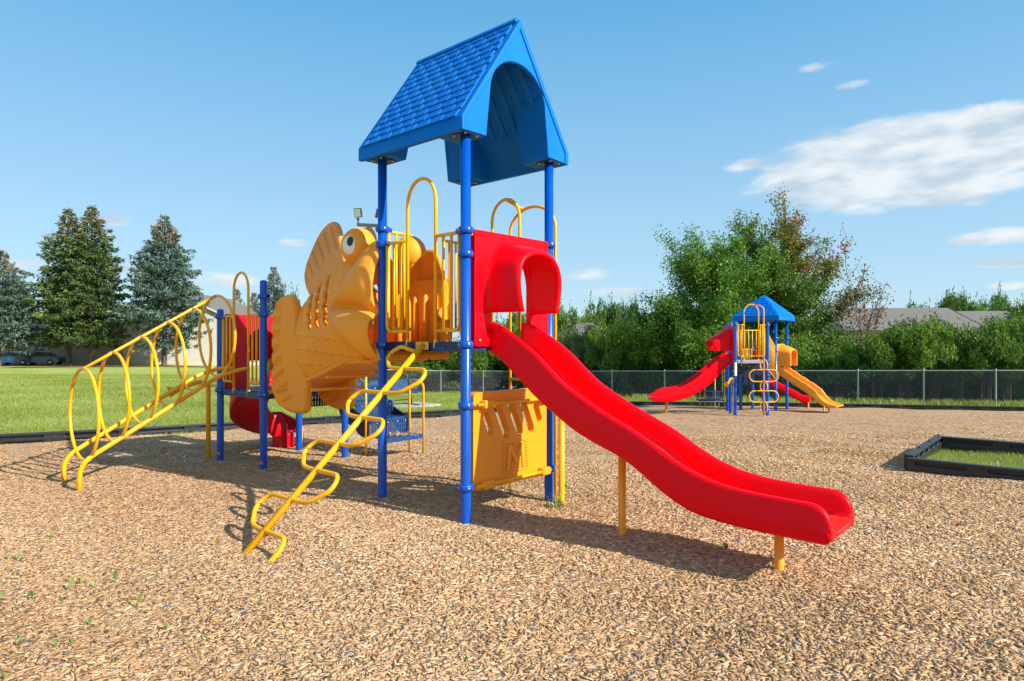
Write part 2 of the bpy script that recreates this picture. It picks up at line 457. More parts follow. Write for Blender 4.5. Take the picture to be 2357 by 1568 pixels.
def build_ground():
    xs = np.concatenate([[-420, -250, -160, -110, -80], np.arange(-64, 64.1, 1.6), [80, 110, 160, 250, 420]])
    ys = np.concatenate([[-60, -25, -10, 0, 4], np.arange(6, 30, .8), np.arange(30, 72, 2), [75, 82, 90, 105, 130, 180, 260, 400, 700]])
    X, Y = np.meshgrid(xs, ys, indexing='ij')
    Z = gzn(X, Y)
    ins = inside(MULCH, X, Y)
    Z = Z - np.where(ins, .30, .02)
    m = MB(); m.grid([[(X[i, k], Y[i, k], Z[i, k]) for k in range(len(ys))] for i in range(len(xs))], flip=True)
    o = m.build('lawn', M['lawn'], kind='structure')
    # a second, finer strip so that the lawn meets the border timbers cleanly
    m = MB()
    rows = []
    for i in range(len(EDGE) - 1):
        a, b = EDGE[i], EDGE[i + 1]
        k = max(2, int((b - a).length / .5))
        for t in range(k):
            rows.append(a.lerp(b, t / k))
    rows.append(EDGE[-1])
    P = []
    for i, p in enumerate(rows):
        q = rows[min(i + 1, len(rows) - 1)] - rows[max(i - 1, 0)]
        nn = Vector((-q.y, q.x, 0)).normalized()
        P.append([(p.x + nn.x * d, p.y + nn.y * d, gz(p.x + nn.x * d, p.y + nn.y * d) - (.016 if 0 < d < 2.6 else .07)) for d in (-.12, -.02, .3, .8, 1.4, 2.0, 2.5, 3.2)])
    m.grid(P)
    m.build('lawn_edge', M['lawn'], kind='structure')
    # wood chip bed, a triangulated sheet with a hole for the grass box
    pts = []
    for (x0, x1, y0, y1, s) in ((-9, 9, -1, 8.4, .20), (-24, 24, 8.4, 26, .55), (-22, -9, -6, 8.4, .8), (9, 22, -6, 8.4, .8), (-9, 9, -6, -1, .8)):
        gx = np.arange(x0, x1, s); gy = np.arange(y0, y1, s)
        A, B = np.meshgrid(gx, gy)
        A = A + rng.uniform(-.3, .3, A.shape) * s; B = B + rng.uniform(-.3, .3, B.shape) * s
        pts.append(np.stack([A.ravel(), B.ravel()], 1))
    pts = np.concatenate(pts)
    k = inside(MULCH, pts[:, 0], pts[:, 1]) & ~inside(BOX2, pts[:, 0], pts[:, 1])
    pts = pts[k]
    loop = []
    for i in range(len(MULCH)):
        a = Vector(MULCH[i]); b = Vector(MULCH[(i + 1) % len(MULCH)])
        k = max(1, int((b - a).length / .6))
        loop += [a.lerp(b, t / k) for t in range(k)]
    bl = []
    for i in range(4):
        a = Vector(BOX2[i]); b = Vector(BOX2[(i + 1) % 4])
        k = max(1, int((b - a).length / .3))
        bl += [a.lerp(b, t / k) for t in range(k)]
    vs = loop + bl + [Vector(p) for p in pts]
    n0, n1 = len(loop), len(bl)
    ed = [(i, (i + 1) % n0) for i in range(n0)] + [(n0 + i, n0 + (i + 1) % n1) for i in range(n1)]
    cv, ce, cf, *_ = delaunay_2d_cdt(vs, ed, [], 0, 1e-4)
    V = np.array([(p[0], p[1]) for p in cv])
    F3 = [f for f in cf]
    cen = np.array([V[list(f)].mean(0) for f in F3])
    ok = inside(MULCH, cen[:, 0], cen[:, 1]) & ~inside(BOX2, cen[:, 0], cen[:, 1])
    Z = mz(V[:, 0], V[:, 1])
    m = MB(); m.add([(V[i, 0], V[i, 1], Z[i]) for i in range(len(V))], [f for f, q in zip(F3, ok) if q], 0, True)
    m.build('wood_chip_ground', M['mulch'], kind='structure', fix=False)
    # soil and grass sheet in the box
    m = MB()
    P = [[BOX[0] - FU * a + FV * b + Vector((0, 0, -.06 + .02 * math.sin(3 * a + b * 2))) for b in np.linspace(.02, 2.28, 8)] for a in np.linspace(.02, 4.18, 12)]
    m.grid(P); m.build('grass_plot', M['lawn'], kind='structure')

def build_chips():
    def ring(y0, y1, dens):
        d0, d1 = dens; dens = max(dens)
        n = int((.84 * (y1 * y1 - y0 * y0) + 1.2 * (y1 - y0)) * dens)
        y = np.sqrt(rng.uniform(y0 * y0, y1 * y1, n)); x = rng.uniform(-1, 1, n) * (.84 * y + .6)
        k = inside(MULCH, x, y) & ~inside(BOX2, x, y) & (rng.uniform(size=n) * dens < d0 + (d1 - d0) * (y - y0) / (y1 - y0))
        return x[k], y[k]
    Vs = []; Fs = []; T = []; off = 0
    for (y0, y1, dens, sc, solid) in ((2.1, 4.0, (4400, 4100), 1.0, True), (4.0, 5.5, (4100, 3600), 1.0, True), (5.5, 7.0, (3600, 2900), 1.03, True), (7.0, 9.0, (2900, 1900), 1.06, True), (9.0, 12.0, (1900, 700), 1.12, True), (12.0, 20.0, (600, 0), 1.25, False)):
        x, y = ring(y0, y1, dens)
        n = len(x)
        ln = np.clip(rng.lognormal(-3.42, .45, n), .012, .10) * sc
        wd = np.clip(ln * rng.uniform(.13, .42, n), .005, .024 * sc)
        th = rng.uniform(.0015, .0035, n) * sc
        yaw = rng.uniform(0, 2 * PI, n); pit = rng.normal(0, .11, n); rol = rng.normal(0, .15, n)
        cy, sy = np.cos(yaw), np.sin(yaw)
        ax = np.stack([cy * np.cos(pit), sy * np.cos(pit), np.sin(pit)], 1)
        sd = np.stack([-sy * np.cos(rol), cy * np.cos(rol), np.sin(rol)], 1)
        up = np.cross(ax, sd)
        c = np.stack([x, y, mz(x, y) + rng.uniform(.001, .008, n) * sc], 1)
        lv = []
        for (a, b) in ((-1, -1), (1, -1), (1, 1), (-1, 1)):
            ja = (a * rng.uniform(.72, 1.0, n) * ln * .5)[:, None]; jb = (b * rng.uniform(.45, 1.0, n) * wd * .5)[:, None]
            lv.append(c + ax * ja + sd * jb)
        tint = np.clip(rng.beta(2.0, 2.05, n) * .93 + .10 * np.sin(.9 * x + 1.3 * np.sin(.8 * y)) * np.sin(1.1 * y + .7 * x), 0, .93)
        g = rng.uniform(size=n); tint = np.where(g < .028, rng.uniform(.955, 1, n), tint)
        top = np.stack(lv, 1)
        if solid:
            bot = top - (up * th[:, None])[:, None, :] * 1.0
            V = np.concatenate([top, bot], 1).reshape(-1, 3)
            b8 = (np.arange(n) * 8)[:, None]
            quads = np.array([[0, 1, 2, 3], [0, 4, 5, 1], [1, 5, 6, 2], [2, 6, 7, 3], [3, 7, 4, 0]])
            F = (b8[:, :, None] + quads[None]).reshape(-1, 4) + off
            Vs.append(V); Fs.append(F); T.append(np.repeat(tint, 5)); off += n * 8
        else:
            V = top.reshape(-1, 3); F = np.arange(n * 4).reshape(-1, 4) + off
            Vs.append(V); Fs.append(F); T.append(tint); off += n * 4
    V = np.concatenate(Vs).astype(np.float32); F = np.concatenate(Fs).astype(np.int32); T = np.concatenate(T).astype(np.float32)
    me = bpy.data.meshes.new('wood_chips')
    me.vertices.add(len(V)); me.vertices.foreach_set('co', V.ravel())
    me.loops.add(F.size); me.loops.foreach_set('vertex_index', F.ravel())
    me.polygons.add(len(F)); me.polygons.foreach_set('loop_start', np.arange(0, F.size, 4, dtype=np.int32))
    a = me.attributes.new('tint', 'FLOAT', 'FACE'); a.data.foreach_set('value', T)
    me.materials.append(M['chip']); me.update(calc_edges=True)
    attach(tag(bpy.data.objects.new('wood_chips', me), 'loose tan and brown wood chips covering the playground bed', 'wood chips', kind='stuff'), None)

def blades(name, x, y, z, h, w, label, lean=.5):
    n = len(x)
    a = rng.uniform(0, 2 * PI, n); l = np.abs(rng.normal(0, lean, n)) * h; b = rng.uniform(0, 2 * PI, n)
    base = np.stack([x, y, z], 1)
    side = np.stack([np.cos(a), np.sin(a), np.zeros(n)], 1) * (w * .5)[:, None]
    tip = base + np.stack([np.cos(b) * l, np.sin(b) * l, h], 1)
    V = np.stack([base - side, base + side, tip], 1).reshape(-1, 3)
    patch = .5 + .22 * np.sin(.9 * x + .5 * np.sin(.7 * y)) * np.sin(.8 * y + .6 * np.sin(1.1 * x))
    tint = np.clip(patch * .75 + rng.normal(.08 if 'plot' not in name else .26, .2, n), 0, 1)
    me = quad_mesh(name, V, tint, M['blade'], k=3)
    o = tag(bpy.data.objects.new(name, me), label, 'grass', kind='stuff')
    return attach(o, None)

def build_grass():
    n = 900000
    y = 9 + (44 - 9) * rng.uniform(0, 1, n) ** 1.5
    x = rng.uniform(-.86, .86, n) * y
    k = ~inside([(p[0], p[1]) for p in MULCH], x, y) & ((x < .0 * y) | (y < 31))
    x, y = x[k], y[k]
    h = rng.uniform(.025, .06, len(x)) * (1 + y / 60); w = rng.uniform(.005, .010, len(x)) * (1 + y / 14)
    blades('lawn_grass', x, y, gzn(x, y) - .02, h, w, 'short mown green grass of the lawn around the playground', .8)
    n = 52000
    a = rng.uniform(.08, 4.1, n); b = rng.uniform(.08, 2.22, n)
    x = BOXC.x - FU.x * a + FV.x * b; y = BOXC.y - FU.y * a + FV.y * b
    blades('plot_grass', x, y, np.full(n, -.06) + .02 * np.sin(3 * a + b * 2), rng.uniform(.03, .09, n), rng.uniform(.005, .010, n), 'longer bright green grass inside the black plastic box', .6)
    # weeds along the fence foot
    px = rng.uniform(1380, 2500, 9000); t = np.clip(rng.normal(.2, .3, 9000), -.7, 1.2)
    base = np.interp(px, [1409, 1975, 2292, 2600], [914.6, 927.5, 934, 941])
    X = []; Y = []; Z = []
    clump = .5 + .5 * np.sin(px * .11) * np.sin(px * .037 + 1)
    for q, b0, c in zip(px, base + t * 5, clump):
        if c < .45 and rng.uniform() < .8: continue
        g = gp(q, b0); X.append(g.x); Y.append(g.y); Z.append(g.z)
    X, Y, Z = map(np.array, (X, Y, Z))
    blades('fence_weeds', X, Y, Z, rng.uniform(.06, .26, len(X)), rng.uniform(.02, .05, len(X)), 'tall green weeds along the foot of the chain-link fence', .5)

build_ground(); build_chips(); build_grass()

# ------------------------------------------------------------------ black plastic border timbers
def timber_proto(L, h, rows, notched, slots=2):
    m = MB()
    lo = -.22
    nt = []
    if notched:
        for c in (.3, .7):
            nt += [(L * c - L * .13, lo), (L * c - L * .12, .028), (L * c + L * .12, .028), (L * c + L * .13, lo)]
    out = [(0, lo)] + nt + [(L - .012, lo), (L - .012, h), (0, h)]
    holes = []
    for r in range(rows):
        zc = h - .055 - r * .125
        for k in range(slots):
            c = L * (k + .5) / slots; hw = L * .36 / slots; hh = .021
            holes.append([(c - hw, zc - hh), (c + hw - .02, zc - hh), (c + hw, zc), (c + hw - .02, zc + hh), (c - hw, zc + hh), (c - hw - .015, zc)][::-1])
    m.plate(out, holes, lambda a, b, t: (a, t, b), -.05, .05)
    m.abox(.03, L - .04, -.008, .008, lo, h - .02)
    o = m.build('border_timber', M['border'], bevel=.012, seg=2)
    s = MB(); s.lathe((L - .03, 0, h - .01), [(.0, .03), (.014, .03), (.016, .022), (.012, .0)], 10); s.build('stake', M['dark'], o)
    return o

def run(pts, L, h, rows, notched, label, group, slots=2, skip_last=False):
    proto = None; num = 0
    d = 0; i = 0
    pos = [Vector(p) for p in pts]
    cum = [0]
    for a, b in zip(pos, pos[1:]): cum.append(cum[-1] + (b - a).length)
    def point(s):
        s = min(s, cum[-1] - 1e-6)
        for k in range(len(pos) - 1):
            if s <= cum[k + 1]:
                return pos[k].lerp(pos[k + 1], (s - cum[k]) / max(1e-9, cum[k + 1] - cum[k]))
        return pos[-1]
    nseg = max(1, round(cum[-1] / L)); L = cum[-1] / nseg
    res = []
    for k in range(nseg):
        a = point(k * L); b = point((k + 1) * L)
        if proto is None:
            proto = timber_proto(L, h, rows, notched, slots); o = proto; o['category'] = 'border'; o['group'] = group
        else:
            o = copy_thing(proto, a)
        d = b - a
        o.location = a; o.rotation_euler = (0, -math.atan2(d.z, Vector((d.x, d.y)).length), math.atan2(d.y, d.x))
        o['label'] = label(k, nseg); res.append(o)
    return res

ORD = ['first', 'second', 'third', 'fourth', 'fifth', 'sixth', 'seventh', 'eighth', 'ninth', 'tenth', 'eleventh', 'twelfth', 'thirteenth', 'fourteenth', 'fifteenth', 'sixteenth', 'seventeenth', 'eighteenth', 'nineteenth', 'twentieth', 'twenty-first', 'twenty-second', 'twenty-third', 'twenty-fourth', 'twenty-fifth', 'twenty-sixth', 'twenty-seventh', 'twenty-eighth', 'twenty-ninth', 'thirtieth']
LEFTV = [gp(*p) for p in ((-60, 1025.6), (0, 1022), (422, 999), (700, 978), (1056, 955), (1442, 933))]
run(LEFTV, 2.0, .145, 1, True, lambda k, n: f'{ORD[k]} black border timber from the left, edging the lawn behind the playground', 'border timbers along the lawn')
BACKV = [gp(*p) for p in ((1442, 933), (1700, 935), (1910, 938), (2357, 947), (2480, 950))]
run(BACKV, 1.35, .13, 1, True, lambda k, n: f'{ORD[k]} black border timber to the right of the slide, by the fence strip', 'border timbers by the fence strip')
run([BOX[0] + FV * .05 - FU * .05, BOX[0] - FU * 4.2 + FV * .05], 1.42, .128, 1, False, lambda k, n: f'{["near left", "middle", "right"][k]} black border timber on the near side of the grass box', 'near side of the grass box')
run([BOX[0] - FU * .05 + FV * .12, BOX[3] - FU * .05], .75, .148, 2, False, lambda k, n: f'{["nearest", "middle", "farthest"][k]} timber on the short left side of the grass box, with two rows of openings', 'left side of the grass box', 2)
run([BOX[3] - FV * .05 - FU * .1, BOX[3] - FU * 4.2 - FV * .05], 1.36, .146, 2, False, lambda k, n: f'{["left", "middle", "right"][k]} black border timber on the far side of the grass box', 'far side of the grass box')

# ------------------------------------------------------------------ the near play structure
OF = Vector((-.389, 5.4545, 0))
W = Frame(OF, (FU.x, FU.y), (FV.x, FV.y))      # W(u, v, z)
S1 = 1.13; DZ1 = 1.5; DZ2 = .90; U2 = 3.41
play = thing('play_structure', OF, 'large blue, red and yellow playground structure with a giant orange fish, nearest the camera', 'play structure')

def post(p, z0, z1, root, r=.0435, dome=True, sticker=None, mat='blue'):
    m = MB()
    pr = [(r, z0), (r, z1 - (.03 if dome else 0))]
    if dome: pr += [(r * .97, z1 - .018), (r * .8, z1 - .006), (r * .45, z1), (.0, z1 + .002)]
    else: pr += [(.0, z1)]
    m.lathe((p.x, p.y, 0), pr, 24)
    o = m.build('post', M[mat], root)
    if sticker:
        s = MB()
        P = []
        for zz in (sticker - .018, sticker + .018):
            P.append([Vector((p.x + (r + .0015) * math.cos(a), p.y + (r + .0015) * math.sin(a), zz)) for a in np.linspace(R(215), R(285), 8)])
        s.grid(P); s.build('label_sticker', M['sticker'], o, fix=False)
    return o

def clamp(p, z, root, dirs=(), r=.0435, mat='blue'):
    m = MB()
    m.lathe((p.x, p.y, z), [(r, -.030), (r + .012, -.029), (r + .021, -.018), (r + .023, 0), (r + .021, .018), (r + .012, .029), (r, .030)], 24)
    for a in np.arange(0, 2 * PI, PI / 2):
        d = Vector((math.cos(a + .5), math.sin(a + .5), 0))
        m.lathe(Vector((p.x, p.y, z)) + d * (r + .018), [(.009, 0), (.009, .006), (.005, .010), (0, .011)], 8, 1, d)
    for d in dirs:
        d = Vector(d).normalized()
        m.lathe(Vector((p.x, p.y, z)) + d * (r + .006), [(.032, 0), (.032, .02), (.026, .03), (.026, .048), (.018, .050)], 14, 0, d)
    return m.build('clamp', [M[mat], M['steel']], root)

TR = .0155
def barrier(E, a0, a1, z0, z1, root, nb=2, ext=0.0, mat='yellow', r=TR):
    """welded tube panel: a1 is the post side, a0 the entry side"""
    m = MB()
    s = 1 if a1 > a0 else -1
    m.tube([E(a0, 0, z1), E(a1 + s * ext, 0, z1)], r, 10)
    m.tube(fillet([E(a1 - s * .004, 0, z1 - .005), E(a1, 0, z0), E(a0, 0, z0)], .075), r, 10)
    for k in range(nb):
        a = a0 + (a1 - a0) * (k + 1) / (nb + 1)
        m.tube([E(a, 0, z1), E(a, 0, z0)], r * .82, 8)
    return m.build('barrier', M[mat], root)

def hoop(E, a0, a1, zb, zt, root, foot=True, r=TR, mat='yellow'):
    c = (a0 + a1) / 2; h = abs(a1 - a0) / 2
    pts = [E(a0, 0, zb)] + [E(c + (a0 - c) * math.cos(t) , 0, zt - h * 1.12 + h * 1.12 * math.sin(t)) for t in np.linspace(0, PI, 19)] + [E(a1, 0, zb)]
    m = MB(); m.tube(pts, r, 12)
    if foot:
        for a in (a0, a1):
            m.lathe(E(a, 0, zb + .02) , [(r * 1.25, -.035), (r * 1.35, -.02), (r * 1.35, .02), (r, .04)], 10)
            m.lathe(E(a, r * 1.2, zb + .005), [(.009, 0), (.009, .006), (0, .009)], 8, 1, E.n)
    return m.build('grab_hoop', [M[mat], M['steel']], root)

def entry(E, L, zd, root, hp=True, rz=.93, bl=True, br=True):
    c = L / 2
    if br: barrier(E, c - .19, .072, zd + .10, zd + rz, root, ext=.03)
    if bl: barrier(E, c + .19, L - .072, zd + .10, zd + rz, root, ext=.03)
    if hp: hoop(E, c - .19, c + .19, zd - .035, zd + 1.465, root)

def deck(corner_fn, zd, root):
    """square deck of perforated coated steel with beams along its edges"""
    m = MB()
    e = .05
    m.plate([(e, e), (S1 - e, e), (S1 - e, S1 - e), (e, S1 - e)], [[(e + .09 + i * .0505, e + .12 + k * .16), (e + .11 + i * .0505, e + .12 + k * .16), (e + .11 + i * .0505, e + .22 + k * .16), (e + .09 + i * .0505, e + .22 + k * .16)] for i in range(17) for k in range(5)], lambda a, b, t: corner_fn(a, b, zd + t), -.006, .006)
    d = m.build('deck', M['bluecoat'], root)
    for (a0, b0, a1, b1) in ((0, 0, S1, 0), (0, S1, S1, S1), (0, 0, 0, S1), (S1, 0, S1, S1)):
        A = corner_fn(a0, b0, zd - .04); B = corner_fn(a1, b1, zd - .04)
        ax = (B - A).normalized(); n = Vector((-ax.y, ax.x, 0))
        m = MB()
        Lh = (B - A).length
        holes = []
        for q in (.10, .2, .42, .58, .8, .9):
            c = q * Lh
            holes.append([(c - .012, -.006), (c + .012, -.006), (c + .012, .006), (c - .012, .006)])
        m.plate([(.045, -.038), (Lh - .045, -.038), (Lh - .045, .038), (.045, .038)], holes, lambda a, b, t: A + ax * a + Vector((0, 0, b)) + n * t, -.018, .018)
        m.abox(0, 0.0001, 0, .0001, 0, .0001) if False else None
        m.box((A + B) / 2, ax * (Lh / 2 - .05), n * .006, (0, 0, .036))
        m.build('deck_beam', M['navy'], d, bevel=.004, seg=1)
    return d

# posts
PF, PL, PR, PB = W(0, 0, 0), W(S1, 0, 0), W(0, S1, 0), W(S1, S1, 0)
for p in (PF, PL, PR, PB):
    post(p, -.15, 3.26, play, dome=False)
Q0, Q1, Q2, Q3 = W(U2, 0, 0), W(U2 + S1, 0, 0), W(U2 + S1, S1, 0), W(U2, S1, 0)
post(Q0, -.15, 2.235, play, sticker=.075); post(Q1, -.15, 1.93, play, sticker=.06); post(Q2, -.15, 1.93, play); post(Q3, -.15, 2.235, play)
deck(lambda a, b, z: W(a, b, z), DZ1, play)
deck(lambda a, b, z: W(U2 + a, b, z), DZ2, play)

Ev0 = Frame(OF, FU, -FV)                                   # front face of the tower: a runs along U
Eu1 = Frame(W(S1, 0, 0), FV, FU)                            # fish side
Ev1 = Frame(W(0, S1, 0), FU, FV)                            # ladder side
Ed2 = Frame(W(U2, 0, 0), FU, -FV)                           # low deck, front face
entry(Ev0, S1, DZ1, play)
entry(Ev1, S1, DZ1, play)
entry(Ed2, S1, DZ2, play)
barrier(Eu1, .36, .07, DZ1 + .13, DZ1 + 1.06, play, ext=.03)
barrier(Eu1, S1 - .36, S1 - .07, DZ1 + .13, DZ1 + 1.06, play, ext=.03)
for p, zs in ((PF, ((2.44, (FU, FV)), (DZ1 - .02, ()), (.969, (FV,)), (.282, (FV,)), (2.24, ()))), (PL, ((2.577, (FV,)), (2.432, (-FU,)), (DZ1 - .02, ()))),
              (PR, ((2.44, (-FV, FU)), (2.3, ()), (DZ1 - .02, ()), (.969, (-FV,)), (.282, (-FV,)))), (PB, ((2.577, (-FV,)), (2.432, (-FU,)), (DZ1 - .02, ()))),
              (Q0, ((2.04, (-FU,)), (DZ2 + .93, (FU,)), (DZ2 - .02, ()))), (Q1, ((DZ2 + .93, (-FU,)), (DZ2 - .02, ()))), (Q2, ((DZ2 + .93, ()), (DZ2 - .02, ()))), (Q3, ((2.04, (-FU,)), (DZ2 + .93, ()), (DZ2 - .02, ())))):
    for z, d in zs: clamp(p, z, play, d)

# ---- roof
def build_roof():
    V0, V1, VC = -.146, 1.30, .577
    U0, U1 = -.10, 1.30
    ZB, ZE, ZA = 3.23, 3.35, 4.39
    up = (ZA - ZE) / (VC - V0)
    def sl(v): return ZE + (min(v, 2 * VC - v) - V0) * up
    m = MB()
    t = .05; off = t * math.sqrt(1 + up * up)
    outer = [(V0, ZB), (V0, ZE), (VC, ZA), (V1, ZE), (V1, ZB)]
    inner = [(V1 - t, ZB), (V1 - t, sl(V1 - t) - off), (VC, ZA - off), (V0 + t, sl(V0 + t) - off), (V0 + t, ZB)]
    m.plate(outer + inner, [], lambda a, b, s: W(s, a, b), U0 - .012, U1 + .012)
    root = m.build('roof', M['roof'], play, bevel=.008, seg=2)
    # gables with an arch cut out
    arch = [(.155, 3.245), (.175, 3.42), (.205, 3.66)]
    n = 18
    ins = [(VC + (.205 - VC) * math.cos(a) , 3.66 + .33 * math.sin(a)) for a in np.linspace(0.1, PI - .1, n)]
    path = arch + ins + [(2 * VC - a, b) for a, b in arch[::-1]]
    outl = [(V0 + .03, 3.238), (V0 + .03, ZE - .01), (VC, ZA - .055), (V1 - .03, ZE - .01), (V1 - .03, 3.238)] + path[::-1]
    for (a, b) in ((U0, U0 + .05), (U1 - .05, U1)):
        g = MB(); g.plate(outl, [], lambda x, y, s: W(s, x, y), a, b)
        g.build('gable', M['roof'], root, bevel=.014, seg=3)
    # hollow corner blocks that sit on the posts
    for uu in ((U0 + .03, .27), (U1 - .37, U1 - .03)):
        for side in (0, 1):
            blk = [(-.12, 3.24), (.150, 3.24), (.170, 3.42), (.199, 3.66), (.235, 3.79), (.17, 3.76), (-.12, 3.36)]
            if side: blk = [(2 * VC - a, b) for a, b in blk]
            g = MB()
            vs = []
            for uq, sh in ((uu[0], 0), (uu[1], 0)):
                for a, b in blk:
                    du = 0
                    if b < 3.3: du = .03 if uq == uu[0] and uu[0] > .5 else (-.03 if uq == uu[1] and uu[0] < .5 else 0)
                    vs.append(W(uq + du, a, b))
            k = len(blk)
            g.add(vs, [tuple(range(k)), tuple(range(2 * k - 1, k - 1, -1))] + [(i, (i + 1) % k, k + (i + 1) % k, k + i) for i in range(k)])
            hv = blk[1][0]
            sgn = -1 if side else 1
            g.lathe(W((uu[0] + uu[1]) / 2, hv + sgn * .004, 3.36), [(.035, 0), (.035, .006), (.028, .008), (.026, .002), (0, .001)], 16, 1, FV * sgn)
            g.build('corner_block', [M['roof'], M['navy']], root, bevel=.014, seg=3)
            pu = .0 if uu[0] < .5 else S1; pv = S1 if side else 0
            q = MB()
            q.box(W(pu, pv, 3.236), FU * .085, FV * .085, (0, 0, .006))
            for a, b in ((-1, -1), (1, -1), (-1, 1), (1, 1)):
                q.lathe(W(pu + a * .068, pv + b * .068, 3.232), [(.011, 0), (.011, -.008), (0, -.011)], 8, 1)
            q.build('mounting_plate', [M['navy'], M['steel']], root)
    # ribs under the slopes
    g = MB()
    for side in (0, 1):
        for k in range(8):
            u = .06 + k * (1.08 / 7)
            a0 = (V0 + .22, sl(V0 + .22) - off); a1 = (VC - .05, ZA - off - .05 * up)
            if side: a0 = (2 * VC - a0[0], a0[1]); a1 = (2 * VC - a1[0], a1[1])
            p = W(u, *a0); q = W(u, *a1)
            d = (q - p).normalized(); nn = FU.cross(d)
            g.box((p + q) / 2, d * ((q - p).length / 2), FU * .032, nn * .022)
    g.build('rib', M['roof'], root, bevel=.012, seg=2)
    # moulded shingles, every one a tilted slab of its own
    for side in (0, 1):
        g = MB()
        rows = 13; Ls = math.hypot(VC - V0, ZA - ZE); ex = Ls / rows
        base = W(0, V0 if not side else V1, ZE)
        dn = (FV * (1 if not side else -1)) * ((VC - V0) / Ls) + Vector((0, 0, (ZA - ZE) / Ls))
        nn = (FU.cross(dn)); nn = nn if nn.z > 0 else -nn
        wdt = .175
        for r in range(rows):
            s0 = r * ex - .004; s1 = min((r + 1) * ex + .01, Ls - .01)
            x = U0 + .05 - wdt * ((.5 if r % 2 else 0) + rnd.uniform(-.16, .16))
            while x < U1 - .05:
                a = max(x + .004, U0 + .05); b = min(x + wdt - .006, U1 - .05)
                if b - a > .03:
                    def P(u, s, h): return base + FU * u + dn * s + nn * h
                    hL, hR = .009, .0155            # the end towards the sun stands proud
                    vs = [P(b, s0, 0), P(a, s0, 0), P(a, s1, -.004), P(b, s1, -.004), P(b, s0, hL + .006), P(a, s0, hR), P(a, s1, .008), P(b, s1, .002)]
                    g.add(vs, [(0, 1, 2, 3), (4, 7, 6, 5), (0, 4, 5, 1), (1, 5, 6, 2), (2, 6, 7, 3), (3, 7, 4, 0)])
                x += wdt
        g.box(base + FU * (U0 + U1) / 2 + dn * (Ls - .012) + nn * .012, FU * ((U1 - U0) / 2 - .02), dn * .022, nn * .012)
        g.build('shingle_slope', M['roof'], root, bevel=.003, seg=1)
build_roof()

# ---- the red wave slide
def interp(tab, s): return float(np.interp(s, [t[0] for t in tab], [t[1] for t in tab]))
def smooth_tab(tab, n=160, w=.07):
    xs = np.linspace(tab[0][0], tab[-1][0], n)
    ys = np.interp(xs, [t[0] for t in tab], [t[1] for t in tab])
    out = []
    for x in xs:
        k = np.exp(-((xs - x) / w) ** 2); out.append((x, float((k * ys).sum() / k.sum())))
    return out

def slide_body(name, at_fn, low, rim, bed, s_list, hw, root, mat, wall=.055, flare=None):
    """channel swept along s: at_fn(s, t, z) with t across"""
    m = MB(); rows = []
    for s in s_list:
        zl, zr, zb = low(s), rim(s), bed(s)
        zb = min(zb, zr - .01)
        w = wall; o = hw
        sec = [(-o + .012, zl + .004), (-o - .004, zl + .02), (-o - .006, zl + (zr - zl) * .45), (-o + .004, zl + (zr - zl) * .55), (-o + .002, zr - .035), (-o + .008, zr - .014), (-o + w * .32, zr - .002), (-o + w * .62, zr), (-o + w * .95, zr - .012), (-o + w * 1.1, zr - .035),
               (-o + w * 1.2, zb + (zr - zb) * .35), (-o + w * 1.45, zb + .022), (-o + w * 2.2, zb + .003), (-o * .3, zb)]
        sec = sec + [(-t, z) for t, z in sec[::-1]]
        sec += [(o - .05, zl + .012), (o - .09, zb - .03 if zb - .03 > zl + .012 else zl + .012), (-o + .09, zb - .03 if zb - .03 > zl + .012 else zl + .012), (-o + .05, zl + .012)]
        rows.append([at_fn(s, t, z) for t, z in sec])
    c_ = sum((Vector(q) for q in rows[-1]), Vector()) / len(rows[-1])
    st_ = (sum((Vector(q) for q in rows[-1]), Vector()) - sum((Vector(q) for q in rows[-2]), Vector())).normalized()
    for sh, k_ in ((.010, .985), (.016, .94), (.018, .86)): rows.append([c_ + (Vector(q) - c_) * k_ + st_ * sh for q in rows[len(s_list) - 1]])
    m.grid(rows, wrap=True)
    k = len(rows[0])
    if mat == 'red': m.mi = [1 if 10 < j % k < 16 else 0 for j in range(len(m.f))]
    m.add(rows[-1], [tuple(range(k))]); m.add(rows[0], [tuple(range(k))[::-1]])
    o = m.build(name, [M[mat], M['redworn']] if mat == 'red' else M[mat], root, smooth=True)
    return o

